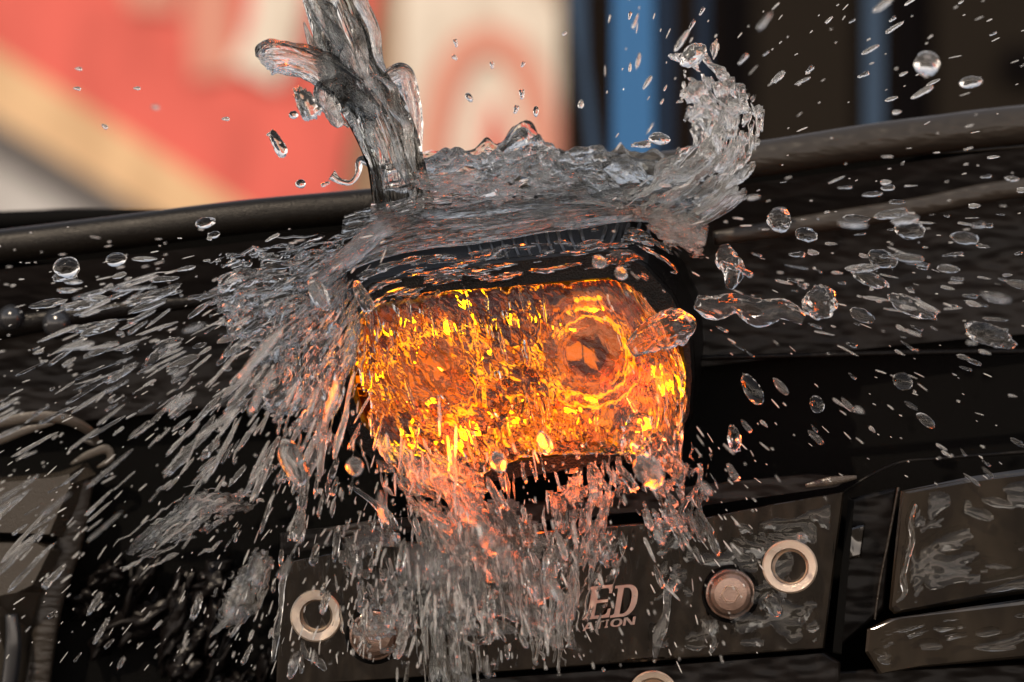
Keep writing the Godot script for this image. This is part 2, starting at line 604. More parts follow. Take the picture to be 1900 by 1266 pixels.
func make_truck() -> void:
	var t := thing("truck_front", "glossy black truck front running with water, its top edge rising to the right", "truck", Vector3(0, 0, -0.15))
	# body face behind everything and the bulk behind it
	part("grille_face", loft([poly([[-500, 470], [700, 400], [1130, 330], [2500, 230], [2500, 2600], [-500, 2600]], -0.5), poly([[-500, 470], [700, 400], [1130, 330], [2500, 230], [2500, 2600], [-500, 2600]], -0.085)]), M.recess_black, t)
	part("hood_lip", bar([[-520, 520, -0.09], [-150, 474, -0.075], [0, 458, -0.07], [200, 434, -0.065], [450, 403, -0.06], [700, 380, -0.058], [960, 352, -0.057]], [0.008, 0.008, 0.0078], 60, 24), M.lip_black, t)
	part("hood_lip", bar([[960, 352, -0.057], [1150, 322, -0.057], [1400, 296, -0.06], [1600, 266, -0.065], [1750, 248, -0.07], [1900, 232, -0.075], [2400, 186, -0.09]], [0.0078, 0.0085, 0.0098], 60, 24), M.lip_brown, t)
	part("hood_edge", bar([[-400, 425, -0.16], [0, 412, -0.16], [200, 402, -0.155], [420, 398, -0.15]], [0.006, 0.005, 0.002], 20, 16), M.recess_black, t)
	part("body_panel", sheetless([[[-500, 540, -0.072], [0, 500, -0.066], [700, 420, -0.056], [1200, 365, -0.056], [1900, 275, -0.07], [2500, 220, -0.08]], [[-500, 700, -0.08], [0, 640, -0.075], [700, 570, -0.068], [1200, 520, -0.068], [1900, 420, -0.075], [2500, 380, -0.085]], [[-500, 900, -0.078], [0, 800, -0.076], [700, 730, -0.07], [1200, 690, -0.07], [1900, 620, -0.075], [2500, 600, -0.085]]]), M.body_black, t)
	part("trim_ridge", bar([[1325, 442, -0.05], [1420, 428, -0.05], [1560, 407, -0.052], [1700, 385, -0.055], [1830, 358, -0.058], [1960, 342, -0.06], [2300, 310, -0.07]], [0.0032, 0.0046, 0.0046, 0.0042], 40, 16, 0.7), M.lip_brown, t)
	part("trim_ridge", bar([[1300, 664, -0.05], [1500, 660, -0.05], [1700, 655, -0.052], [1960, 652, -0.056]], [0.0012, 0.0014, 0.0014], 30, 10), M.bezel_black, t)
	part("trim_ridge", bar([[-200, 640, -0.06], [-40, 615, -0.06], [130, 588, -0.058], [300, 566, -0.056], [460, 552, -0.056]], [0.006, 0.0055, 0.004, 0.002], 30, 16, 0.7), M.bezel_black, t)
	part("body_bump", turned(20, 590, -0.058, [[26, 0.0], [24, 0.003], [16, 0.006], [6, 0.007]], 24, true), M.fin_black, t)  # two rounded lumps added to reflect the sky as bluish blobs
	part("body_bump", turned(105, 600, -0.058, [[30, 0.0], [27, 0.003], [18, 0.006], [6, 0.007]], 24, true), M.fin_black, t)
	# right: two wet panels of the bumper with a joint between
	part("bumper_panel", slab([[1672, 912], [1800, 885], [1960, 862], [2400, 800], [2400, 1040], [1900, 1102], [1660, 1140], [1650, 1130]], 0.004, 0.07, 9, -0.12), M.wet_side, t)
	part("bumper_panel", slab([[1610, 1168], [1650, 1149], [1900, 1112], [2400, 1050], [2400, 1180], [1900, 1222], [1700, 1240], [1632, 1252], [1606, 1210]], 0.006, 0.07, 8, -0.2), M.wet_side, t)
	part("bumper_return", slab([[1580, 925], [1662, 905], [1640, 1130], [1608, 1160], [1560, 1200]], -0.028, 0.05, 5), M.body_black, t)
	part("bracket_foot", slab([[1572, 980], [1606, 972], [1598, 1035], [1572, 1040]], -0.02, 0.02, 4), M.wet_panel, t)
	part("bumper_edge", bar([[1668, 905, -0.012], [1650, 1000, -0.012], [1634, 1080, -0.012], [1624, 1150, -0.012]], [0.0007, 0.0006, 0.0005], 20, 8), M.lip_brown, t)
	part("bumper_edge", bar([[1560, 915, -0.03], [1660, 862, -0.03], [1760, 850, -0.032], [2000, 832, -0.035]], [0.0006, 0.0006, 0.001], 20, 8), M.lip_black, t)
	part("lower_valance", slab([[-400, 1330], [500, 1290], [1200, 1275], [1560, 1245], [2400, 1210], [2400, 2200], [-400, 2200]], -0.02, 0.08, 8), M.body_black, t)
	# left: the end of the bumper and flat curved bars
	part("bumper_end", loft([poly([[-300, 930], [-120, 900], [0, 886], [110, 876], [160, 858], [178, 880], [165, 930], [128, 1002], [0, 992], [-300, 1010]], -0.128), poly([[-300, 930], [-120, 900], [0, 886], [110, 876], [160, 858], [178, 880], [165, 930], [128, 1002], [0, 992], [-300, 1010]], -0.073), poly([[-300, 936], [-120, 910], [0, 896], [104, 886], [128, 880], [130, 900], [112, 940], [90, 992], [0, 988], [-300, 1002]], -0.053)]), M.tan_panel, t)
	part("bumper_end", loft([poly([[-300, 1018], [0, 1000], [122, 1008], [140, 1020], [110, 1100], [80, 1190], [60, 1400], [-300, 1400]], -0.128), poly([[-300, 1018], [0, 1000], [122, 1008], [140, 1020], [110, 1100], [80, 1190], [60, 1400], [-300, 1400]], -0.078), poly([[-300, 1026], [0, 1008], [66, 1008], [92, 1022], [60, 1085], [30, 1100], [-20, 1110], [-300, 1120]], -0.053)]), M.tan_panel, t)
	part("bumper_strip", bar([[150, 890, -0.068], [140, 950, -0.068], [128, 1010, -0.068], [90, 1130, -0.068], [66, 1290, -0.068]], [0.006, 0.006, 0.006], 24, 12, 0.5), M.lip_brown, t)
	part("bumper_strip", bar([[20, 1140, -0.058], [24, 1200, -0.058], [14, 1290, -0.058]], [0.003, 0.004, 0.004], 16, 12), M.fin_black, t)
	part("curved_bar", bar([[-120, 800, -0.058], [-20, 788, -0.058], [60, 774, -0.058], [120, 778, -0.058], [165, 800, -0.063], [175, 822, -0.068], [150, 816, -0.068]], [0.001, 0.0024, 0.0026, 0.0024, 0.0016, 0.0004], 60, 20, 0.35), M.tan_bar, t)
	part("curved_bar", bar([[-120, 835, -0.058], [-20, 822, -0.058], [50, 798, -0.058], [100, 786, -0.058]], [0.001, 0.0022, 0.0018, 0.0004], 50, 20, 0.35), M.tan_bar, t)
	part("curved_bar", bar([[130, 862, -0.068], [160, 846, -0.068], [196, 834, -0.068], [204, 852, -0.068], [180, 868, -0.068]], [0.0004, 0.0018, 0.0022, 0.0016, 0.0004], 50, 20, 0.35), M.tan_bar, t)
	# mud-caked casting between the left end and the mounting plate
	for k in 18:
		var x := rng.randf_range(130, 520)
		var y := rng.randf_range(1060, 1275)
		var m := part("rough_casting", lump(0.9, 1.2, k * 31.0), M.body_black, t)
		var c := P(x, y, -0.075 - rng.randf() * 0.01)
		m.transform = Transform3D(Basis(Vector3(0, 0, 1), rng.randf_range(0.2, 1.4)).scaled_local(Vector3(rng.randf_range(0.012, 0.034), rng.randf_range(0.007, 0.015), 0.016)), c - t.position)

# a closed plate 1 cm thick through rows of points
func sheetless(px: Array) -> ArrayMesh:
	var rows := rows_of(px)
	var nu := 60
	var nv := 16
	var v := PackedVector3Array()
	var uv := PackedVector2Array()
	var idx := PackedInt32Array()
	for s in 2:
		for j in nv + 1:
			for i in nu + 1:
				v.append(patch(rows, float(i) / nu, float(j) / nv) - Vector3(0, 0, 0.01 * s))
				uv.append(Vector2(float(i) / nu, float(j) / nv))
	var w := nu + 1
	var m := w * (nv + 1)
	for j in nv:
		for i in nu:
			var a := j * w + i
			idx.append_array(PackedInt32Array([a, a + 1, a + w + 1, a, a + w + 1, a + w, a + m, a + w + 1 + m, a + 1 + m, a + m, a + w + m, a + w + 1 + m]))
	return finish(v, idx, uv)

func washer(called: String, x: float, y: float, z: float, r: float, hole: float, material: Material, parent: Node3D, sx := 1.0, sy := 1.0, lean := Vector2.ZERO) -> MeshInstance3D:
	return part(called, turned(x, y, z, [[hole, -0.006], [hole, 0.001], [hole + 2, 0.0022], [r - 3, 0.0026], [r, 0.0018], [r, -0.004]], 48, false, sx, sy, lean), material, parent)

func make_plate() -> void:
	var t := thing("mounting_plate", "wet black mounting plate below the lamp with steel washers and pale lettering", "bracket", P(1050, 1120, -0.01))
	var zf := -0.004
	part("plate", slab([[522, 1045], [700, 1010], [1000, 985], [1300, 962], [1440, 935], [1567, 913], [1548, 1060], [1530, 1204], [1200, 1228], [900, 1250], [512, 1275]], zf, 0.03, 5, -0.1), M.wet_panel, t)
	part("plate_edge", slab([[1575, 922], [1586, 930], [1562, 1216], [1545, 1212]], zf - 0.004, 0.026, 2), M.recess_black, t)
	part("lower_rail", slab([[500, 1284], [900, 1259], [1200, 1237], [1532, 1212], [1560, 1230], [1560, 1320], [500, 1390]], zf - 0.006, 0.04, 6), M.body_black, t)
	part("upper_rail", slab([[520, 1030], [700, 996], [1000, 968], [1300, 940], [1560, 903], [1590, 885], [1500, 880], [1000, 930], [520, 990]], zf - 0.012, 0.03, 5), M.body_black, t)
	part("chrome_strip", bar([[1495, 902, 0.0], [1540, 894, 0.001], [1590, 886, 0.0]], [0.0008, 0.0022, 0.0008], 16, 12, 0.6), M.tan_bar, t)
	for k in 3:
		part("chrome_strip", bar([[640 - k * 20, 1000 - k * 8, 0.0], [690, 992 - k * 10, 0.001], [720 + k * 8, 984 - k * 10, 0.0]], [0.0006, 0.0016, 0.0006], 16, 10, 0.6), M.tan_bar, t)
	# left bush
	var a := washer("steel_washer", 586, 1144, zf + 0.001, 48, 29, M.washer_steel, t, 1.0, 1.0, Vector2(0.05, -0.1))
	part("bore", turned(586, 1144, zf + 0.001, [[29, -0.012], [29, 0.001], [27, -0.002], [25, -0.003], [26, -0.004], [23, -0.006], [22, -0.008], [12, -0.009]], 32, false, 1.0, 1.0, Vector2.ZERO, Vector2(-700, 500)), M.bore_steel, a)
	# right bush with a threaded bore
	var b := washer("steel_washer", 1466, 1052, zf + 0.003, 51, 33, M.washer_steel, t, 1.0, 0.97, Vector2(0.1, -0.1))
	var prof := [[33, -0.02], [33, 0.001]]
	for k in 6:
		prof.append([31.5 - k * 1.0, -0.001 - k * 0.0022])
		prof.append([28.5 - k * 1.0, -0.0019 - k * 0.0022])
	prof.append([10, -0.0145])
	part("bore", turned(1466, 1052, zf + 0.003, prof, 40, false, 1.0, 1.0, Vector2.ZERO, Vector2(-850, -500)), M.bore_steel, b)
	# lower bush cut by the frame
	var c := washer("steel_washer", 1212, 1292, zf + 0.006, 47, 32, M.washer_steel, t)
	part("bore", turned(1212, 1292, zf + 0.006, [[32, -0.012], [31, 0.001], [20, -0.006], [10, -0.009]], 32), M.bore_steel, c)
	# hexagon socket bolts
	for p in [[1356, 1103, 38.0], [694, 1180, 38.0]]:
		var s := part("socket_bolt", turned(p[0], p[1], zf + 0.004, [[46, -0.008], [46, -0.003], [42, -0.0025], [p[2], -0.001], [p[2] - 1, 0.003], [p[2] - 8, 0.0048], [17, 0.0052]], 40), M.bolt_steel, t)
		part("hexagon_socket", turned(p[0], p[1], zf + 0.0095, [[18, -0.0005], [16, 0.0002], [15, -0.004], [10, -0.005]], 6), M.bore_steel, s)
		part("bolt_shade_ring", turned(p[0], p[1], zf + 0.001, [[54, -0.004], [54, 0.0], [48, 0.0004], [46, -0.002]], 40), M.recess_black, s)  # flat black ring painted in for the shadow round the bolt head
	# lettering
	for e in [["E", 1111, 1118, 50.0, 62.0, true], ["D", 1160, 1115, 46.0, 60.0, true], ["A", 1093, 1163, 22.0, 15.0, false], ["T", 1112, 1160, 17.0, 15.0, false], ["I", 1126, 1158, 6.0, 15.0, false], ["O", 1144, 1156, 22.0, 15.0, false], ["N", 1168, 1153, 22.0, 15.0, false]]:
		var m := TextMesh.new()
		var f := SystemFont.new()
		f.font_names = PackedStringArray(["Droid Serif" if e[5] else "Droid Sans"])
		f.font_weight = 700
		m.font = f
		m.text = e[0]
		m.font_size = 64
		m.pixel_size = 0.01
		m.depth = 0.05
		var bb := m.get_aabb()
		var o := MeshInstance3D.new()
		o.mesh = m
		o.name = "letter_%s" % e[0].to_lower()
		o.material_override = M.lettering
		t.add_child(o)
		var kx: float = e[3] * K / maxf(bb.size.x, 0.001)
		var ky: float = e[4] * K / maxf(bb.size.y, 0.001)
		var lean := 0.17
		var bs := Basis(Vector3(cos(0.11), sin(0.11), 0) * kx, Vector3(sin(lean), cos(lean), 0) * ky, Vector3(0, 0, 0.02))
		o.transform = Transform3D(bs, P(e[1], e[2], zf + 0.0012 - 0.1 * (e[2] - 1095) * K) - t.position - bs * bb.get_center())

const LENS := [[672, 592], [700, 574], [860, 551], [1010, 536], [1120, 524], [1165, 545], [1215, 590], [1255, 640], [1262, 700], [1258, 760], [1235, 795], [1180, 818], [1020, 838], [870, 856], [790, 850], [725, 828], [682, 780], [662, 720], [660, 650]]
const HOOD := [[628, 566], [684, 520], [850, 490], [1000, 472], [1150, 458], [1202, 490], [1254, 548], [1286, 615], [1292, 700], [1286, 774], [1262, 820], [1198, 852], [1030, 884], [880, 906], [780, 898], [698, 872], [644, 818], [614, 740], [610, 640]]

func make_lamp() -> void:
	var t := thing("work_lamp", "lit amber lamp in a black housing, drenched by pouring water", "lamp", P(960, 860, -0.04))
	# housing: a shell whose top slopes back, and the rim round the lens
	part("housing", loft([poly(HOOD, -0.075, -60, 6, -30), poly(HOOD, -0.07, 10, 4, -62), poly(HOOD, -0.03, 6, 2, -40), poly(HOOD, -0.012, 4, 0, -16), poly(HOOD, 0.0, 0)], true, false), M.bezel_black, t)
	part("rim", loft([poly(HOOD, -0.004, 1), poly(HOOD, 0.003, -2), poly(HOOD, 0.007, -8), poly(LENS, 0.007, 12), poly(LENS, 0.004, 4), poly(LENS, -0.006, 2)], false, false), M.bezel_black, t)
	for k in 16:      # cooling fins on the sloping top
		var x := 880.0 + k * 21.0
		var lean := -14.0 if k < 11 else 14.0
		var y := 487.0 - (x - 880.0) * 0.115
		part("cooling_fin", bar([[x, y, 0.0], [x + lean * 0.6, y - 20, -0.012], [x + lean, y - 40, -0.026]], [0.0008, 0.0011, 0.0008], 10, 8), M.fin_black, t)
	# inside: back plate, two bowls, facets, diodes, prisms
	part("back_plate", loft([poly(LENS, -0.045, 4), poly(LENS, -0.036, 4)]), M.glow_dim, t)
	part("inner_wall", loft([poly(LENS, -0.04, 2), poly(LENS, -0.004, 1.0)], false, false), M.glow_low, t)
	var levels := [M.glow_dim, M.glow_low, M.glow_mid, M.glow_high, M.glow_led]
	var bowls := [Vector3(1096, 656, 108), Vector3(800, 690, 112)]
	for bi in 2:
		var b: Vector3 = bowls[bi]
		var bowl := part("reflector_bowl", turned(b.x, b.y, -0.012, [[b.z + 8, -0.004], [b.z + 8, 0.0], [b.z, 0.0], [b.z * 0.8, -0.009], [b.z * 0.62, -0.014], [b.z * 0.5, -0.016], [30, -0.018]], 36), M.amber_reflector, t)
		for ring in 6:
			var r0 := b.z * (0.98 - ring * 0.085)
			var r1 := b.z * (0.915 - ring * 0.085)
			for lv in 4:
				var v := PackedVector3Array()
				var idx := PackedInt32Array()
				for s in 40:
					var pick := rng.randf()
					var mine := 0 if pick < 0.40 else 1 if pick < 0.68 else 2 if pick < 0.89 else 3
					if absf(angle_difference(TAU * s / 40.0, PI * 0.5)) < 0.3 and ring < 3 and bi == 0:
						mine = 3 if ring % 2 == 0 else 2
					if mine != lv:
						continue
					var a0 := TAU * s / 40.0
					var a1 := TAU * (s + rng.randf_range(0.6, 1.0)) / 40.0
					var z0 := -0.008 - ring * 0.0018
					var z1 := z0 - 0.0012 + rng.randf_range(-0.001, 0.001)
					var f := v.size()
					for q in [[r0, a0, z0], [r0, a1, z0], [r1, a1, z1], [r1, a0, z1]]:
						v.append(P(b.x + cos(q[1]) * q[0], b.y - sin(q[1]) * q[0], q[2]))
					idx.append_array(PackedInt32Array([f, f + 1, f + 2, f, f + 2, f + 3]))
				if v.size():
					tag(part("reflector_facets", finish(v, idx, PackedVector2Array(), false, false), levels[lv], bowl), "", "", "", "stuff")
		for rr in [[50, -0.006], [58, -0.006], [68, -0.006], [80, -0.006], [90, -0.005], [100, -0.004]]:
			var arc := []
			for i in 15:
				var a: float = (0.6 if bi == 0 else 2.0) + rr[0] * 0.9 + i * 0.26
				arc.append(P(b.x + cos(a) * rr[0], b.y - sin(a) * rr[0], rr[1]))
			part("bowl_ring", tube(arc, [0.0001, 0.0005, 0.0004, 0.0001], 40, 6), M.glow_high if int(rr[0]) % 4 == 0 else M.glow_mid, bowl)
		# the projector dome over the diode, with the lamp inside
		var ds := 0.72 if bi == 0 else 0.5
		var dome := part("projector_dome", turned(b.x - 4, b.y + 4, -0.012, [[52 * ds, -0.014], [52 * ds, -0.006], [48 * ds, 0.0], [38 * ds, 0.004], [22 * ds, 0.0066], [8 * ds, 0.0074]], 32, true), M.glow_dim if bi == 0 else M.glow_mid, bowl)
		var lamp := OmniLight3D.new()
		lamp.name = "diode_light"
		lamp.light_color = Color(1.0, 0.58, 0.1)
		lamp.light_energy = 0.004
		lamp.light_size = 0.01
		lamp.omni_range = 3.0
		lamp.omni_attenuation = 2.0
		lamp.shadow_enabled = true
		add_child(lamp)
		lamp.position = P(b.x - 4, b.y + 4, -0.017)
		if bi == 0:
			part("diode_reflection", slab([[1052, 642], [1074, 638], [1080, 664], [1054, 668]], 0.0, 0.004, 1), M.glow_mid, dome)  # glowing slabs shaped as the diode's reflection in the dome
			part("diode_reflection", slab([[1080, 641], [1098, 648], [1110, 686], [1088, 672]], 0.0, 0.004, 1), M.glow_mid, dome)
	# the pressed pattern between and around the bowls
	var rows := 26
	var cols := 40
	for lv in 5:
		var v := PackedVector3Array()
		var idx := PackedInt32Array()
		rng.seed = 991
		for j in rows:
			for i in cols:
				for h in 2:
					var pick := rng.randf()
					var jx := rng.randf_range(-5, 5)
					var jy := rng.randf_range(-5, 5)
					var zz := -0.006 - rng.randf() * 0.014
					var zk := rng.randf_range(-0.004, 0.004)
					var x := 652.0 + (i + 0.5) * 15.6 + jx
					var y := 596.0 + (j + 0.5) * 12.4 - (x - 660.0) * 0.11 + jy
					var mine := 0 if pick < 0.5 else 1 if pick < 0.74 else 2 if pick < 0.9 else 3 if pick < 0.985 else 4
					if mine != lv:
						continue
					if not Geometry2D.is_point_in_polygon(Vector2(x, y), PackedVector2Array(LENS.map(func(p): return Vector2(p[0], p[1])))):
						continue
					if Vector2(x - 1096, y - 656).length() < 112 or Vector2(x - 800, y - 690).length() < 100:
						continue
					var w := rng.randf_range(4, 10)
					var hh := rng.randf_range(4, 11)
					var f := v.size()
					for q in [[-w, -hh, zk], [w, -hh * 0.7, -zk], [w * 0.8, hh, zk], [-w * 0.7, hh, -zk]]:
						v.append(P(x + q[0], y + q[1], zz + q[2]))
					idx.append_array(PackedInt32Array([f, f + 1, f + 2, f, f + 2, f + 3]))
		if v.size():
			tag(part("lens_facets", finish(v, idx, PackedVector2Array(), false, false), levels[lv], t), "", "", "", "stuff")
	rng.seed = 20250
	for p in [[838, 606, 30, 34], [864, 563, 34, 9], [780, 655, 15, 10], [966, 598, 9, 16], [1030, 608, 12, 12], [1174, 784, 30, 26], [1102, 576, 26, 9], [1240, 720, 10, 34], [958, 788, 11, 11], [718, 620, 9, 18], [800, 742, 10, 16], [1092, 742, 26, 8], [1060, 612, 10, 7], [900, 660, 16, 10], [760, 800, 16, 20], [870, 808, 18, 26], [1212, 690, 8, 30], [700, 700, 8, 16]]:
		var x: float = p[0]
		var y: float = p[1]
		var w: float = p[2] * 0.38
		var h: float = p[3] * 0.38
		part("diode", slab([[x - w, y - h * 0.6], [x - w * 0.2, y - h], [x + w, y - h * 0.7], [x + w * 0.9, y + h * 0.6], [x, y + h], [x - w * 0.8, y + h * 0.7]], -0.002, 0.004, 1), M.glow_led, t)
	for j in 5:
		for i in 13:
			var x := 886.0 + i * 14.0 + (j % 2) * 7.0
			var y := 790.0 + j * 11.0 - (x - 886.0) * 0.12
			if x > 1070 - j * 3 or x < 880 + (4 - j) * 14:
				continue
			part("prism", loft([poly([[x - 6, y + 5], [x - 1, y - 5], [x + 6, y - 6], [x + 1, y + 4]], -0.006), poly([[x - 5, y + 4], [x - 1, y - 4], [x + 5, y - 5], [x + 1, y + 3]], -0.003 + rng.randf() * 0.0006)]), M.glow_mid if rng.randf() < 0.75 else M.glow_high, t)
	part("prism_bed", slab([[868, 790], [1075, 765], [1085, 828], [860, 852]], -0.0065, 0.004, 2), M.glow_dim, t)
	part("divider", loft([poly([[958, 800], [968, 680], [980, 676], [1000, 796]], -0.02), poly([[966, 800], [972, 690], [976, 690], [986, 796]], -0.003)]), M.glow_dim, t)
	part("lens_glass", loft([poly(LENS, 0.0016, -1), poly(LENS, 0.0022, -6)], false, true), M.amber_lens, t)
	for p in [[1040, 806], [850, 826], [1216, 735]]:      # the lamp's light, just before its glass
		var glow := OmniLight3D.new()
		glow.name = "lamp_glow"
		glow.light_color = lin(1.0, 0.13, 0.003)
		glow.light_energy = 0.0026
		glow.light_size = 0.012
		glow.omni_range = 3.0
		glow.omni_attenuation = 2.0
		glow.shadow_enabled = true
		add_child(glow, true)
		glow.position = P(p[0], p[1], 0.036)

func nz(x: float, y: float, s: float) -> float:
	return noise.get_noise_3d(x * 40.0, y * 40.0, s)

func edge(u: float, v: float, a := 0.12) -> float:
	return clampf(minf(minf(u, 1.0 - u), minf(v, 1.0 - v)) / a, 0.0, 1.0)

# thickness of a torn, streaky sheet: fu along, fv across the flow
func torn(u: float, v: float, fu: float, fv: float, s: float, holes: float, a := 0.12) -> float:
	var wob := nz(u * 1.5, v * 1.5, s + 70.0) * 0.12
	var n := nz(u * fu, (v + wob) * fv, s) + 0.6 * nz(u * fu * 2.1, (v + wob) * fv * 2.7, s + 33.0)
	return edge(u, v, a) * 0.9 + n * 1.1 - holes

func make_water() -> void:
	# jet
	var jet := thing("water_jet", "thick jet of water pouring down from the upper left onto the lamp", "water", P(740, 380, 0.0))
	var jp := [P(560, -120, 0.02), P(598, -20, 0.018), P(632, 70, 0.014), P(668, 150, 0.01), P(706, 220, 0.006), P(732, 300, 0.002), P(748, 395, -0.004)]
	part("stream", tube(jp, [0.0082, 0.0084, 0.0090, 0.0105, 0.0105, 0.0098, 0.0108], 220, 170, 0.5, 0.55, 5.4, 0.55, 5.0), M.water_jet, jet)
	for k in 16:
		var off := Vector3(rng.randfn() * 0.0075, rng.randfn() * 0.005, 0.004 + rng.randf() * 0.003)
		var a := rng.randf_range(0.0, 0.6)
		var pts := []
		for i in 6:
			pts.append(along(jp, a + i * 0.08) + off + Vector3(rng.randfn(), rng.randfn(), 0) * 0.0016)
		part("rib", tube(pts, [0.0003, 0.0018, 0.0028, 0.0024, 0.002, 0.0004], 60, 24, 0.5, 1.2, 2.4, 0.7, k * 40.0), M.water_jet, jet)
	part("arm", tube([P(700, 215, 0.012), P(650, 168, 0.016), P(596, 128, 0.02), P(545, 108, 0.026), P(500, 105, 0.032), P(486, 112, 0.034)], [0.003, 0.0062, 0.0066, 0.006, 0.0072, 0.003], 80, 60, 0.4, 1.4, 2.4, 0.7, 60.0), M.water_jet, jet)
	part("arm", tube([P(640, 165, 0.014), P(605, 170, 0.018), P(618, 205, 0.018), P(630, 236, 0.018)], [0.006, 0.005, 0.0036, 0.0012], 30, 24, 0.5, 2.0, 1.4, 0.8, 90.0), M.water_jet, jet)
	part("arm", tube([P(700, 165, -0.004), P(742, 140, -0.006), P(758, 165, -0.006), P(768, 230, -0.004), P(770, 310, -0.004)], [0.003, 0.005, 0.004, 0.004, 0.003], 70, 48, 0.4, 1.2, 2.6, 0.7, 120.0), M.water_jet, jet)
	# the heap of water on top of the lamp
	var heap := thing("splash_crown", "lumpy ridge of grey water thrown up where the jet hits the lamp", "water", P(950, 400, -0.03))
	var hrows := rows_of([[[690, 300, -0.01], [830, 285, -0.02], [950, 258, -0.03], [1050, 262, -0.035], [1150, 300, -0.04], [1290, 320, -0.03]],
		[[690, 350, 0.0], [830, 330, -0.006], [950, 310, -0.012], [1050, 315, -0.018], [1150, 335, -0.02], [1290, 350, -0.02]],
		[[685, 410, 0.004], [830, 392, 0.0], [950, 372, -0.004], [1050, 368, -0.008], [1150, 372, -0.01], [1290, 392, -0.012]]])
	part("ridge", sheet(hrows, 190, 110, 0.0032, func(u, v): return torn(u, v, 5.0, 6.0, 11.0, 0.2, 0.25), func(u, v): return 0.013 * nz(u * 4.0, v * 3.0, 400.0) + 0.006 * nz(u * 8.0 + v * 3.0, v * 9.0, 410.0)), M.water_splash, heap)
	var h2 := rows_of([[[780, 300, 0.006], [900, 275, 0.0], [1010, 272, -0.01], [1120, 305, -0.015]], [[760, 345, 0.012], [900, 330, 0.008], [1010, 325, 0.0], [1150, 350, -0.005]], [[740, 400, 0.012], [900, 385, 0.008], [1010, 372, 0.002], [1180, 380, 0.0]]])
	part("ridge", sheet(h2, 150, 90, 0.0035, func(u, v): return torn(u, v, 6.0, 6.0, 27.0, 0.72, 0.2), func(u, v): return 0.008 * nz(u * 8.0, v * 6.0, 500.0)), M.water_flow, heap)
	tag(part("threads", strands(h2, 24, Vector2(0.08, 0.25), Vector2(3, 8), 0.0025), M.water_soft, heap), "", "", "", "stuff")
	# the sheet that runs over the top of the housing
	var run := thing("running_sheet", "smooth streaked sheet of water running right across the lamp's top", "water", P(950, 440, 0.0))
	var rr := rows_of([[[640, 400, -0.01], [760, 380, -0.006], [900, 372, -0.01], [1050, 360, -0.012], [1200, 345, -0.016], [1330, 330, -0.02]],
		[[620, 470, 0.0], [760, 425, 0.002], [900, 408, 0.0], [1050, 392, -0.002], [1200, 382, -0.006], [1320, 400, -0.006]],
		[[580, 530, 0.004], [740, 470, 0.008], [900, 446, 0.008], [1050, 424, 0.006], [1190, 408, 0.002], [1310, 455, 0.002]]])
	part("skin", sheet(rr, 200, 130, 0.0022, func(u, v): return torn(u, v, 2.0, 12.0, 44.0, 0.0, 0.12), func(u, v): return 0.0036 * nz(u * 1.8, v * 6.0, 610.0) + 0.0012 * nz(u * 3.0, v * 18.0, 640.0)), M.water_flow, run)
	tag(part("threads", strands(rr, 30, Vector2(0.08, 0.25), Vector2(1.5, 5), 0.001), M.water_soft, run), "", "", "", "stuff")
	part("flap", sheet(rows_of([[[1180, 385, 0.004], [1240, 395, 0.006], [1300, 400, 0.008]], [[1200, 420, 0.008], [1260, 430, 0.012], [1312, 440, 0.01]], [[1240, 440, 0.01], [1280, 470, 0.014], [1300, 480, 0.012]]]), 70, 60, 0.003, func(u, v): return torn(u, v, 3.0, 8.0, 77.0, 0.12, 0.3), func(u, v): return 0.004 * nz(u * 3.0, v * 9.0, 78.0)), M.water_pale, run)
	part("ribbon", sheet(rows_of([[[760, 385, 0.0], [700, 410, 0.004], [650, 455, 0.008], [610, 490, 0.012], [575, 525, 0.016]], [[770, 410, 0.004], [712, 435, 0.009], [662, 478, 0.013], [618, 508, 0.016], [580, 535, 0.018]]]), 120, 30, 0.003, func(u, v): return torn(u, v, 2.0, 3.0, 98.0, -0.25, 0.2)), M.water_splash, run)
	part("housing_skin", sheet(rows_of([[[600, 520, 0.006], [740, 480, 0.010], [900, 455, 0.008], [1050, 436, 0.006], [1200, 424, 0.004], [1310, 480, 0.004]], [[610, 575, 0.012], [740, 515, 0.014], [900, 488, 0.012], [1050, 468, 0.011], [1210, 462, 0.009], [1320, 560, 0.008]], [[630, 620, 0.014], [740, 560, 0.014], [900, 530, 0.014], [1050, 512, 0.013], [1190, 520, 0.012], [1322, 680, 0.012]]]), 150, 90, 0.0018, func(u, v): return torn(u, v, 9.0, 5.0, 91.0, 1.05, 0.15), func(u, v): return 0.003 * nz(u * 8.0, v * 4.0, 95.0) + 0.001 * nz(u * 30.0, v * 6.0, 96.0)), M.water_bead, run)
	# plume to the right
	var plume := thing("right_plume", "tall ragged plume of pale water rising right of the lamp before the blue posts", "water", P(1330, 330, 0.0))
	var pr := rows_of([[[1130, 385, -0.005], [1205, 330, -0.006], [1280, 270, -0.008], [1285, 215, -0.01], [1255, 195, -0.01], [1262, 150, -0.01], [1250, 95, -0.012]],
		[[1180, 400, 0.006], [1270, 350, 0.004], [1330, 290, 0.002], [1345, 225, 0.0], [1330, 180, -0.002], [1310, 140, -0.004], [1285, 95, -0.004]],
		[[1250, 440, 0.01], [1365, 385, 0.008], [1415, 310, 0.004], [1415, 240, 0.0], [1405, 195, -0.006], [1370, 150, -0.008], [1310, 85, -0.01]]])
	part("spray_sheet", sheet(pr, 150, 100, 0.0042, func(u, v): return torn(u, v, 6.0, 5.0, 140.0, 0.30 + 0.75 * maxf(0.0, u - 0.35), 0.3), func(u, v): return 0.010 * nz(u * 5.0, v * 4.0, 700.0) + 0.004 * nz(u * 10.0, v * 12.0, 720.0)), M.water_pale, plume)
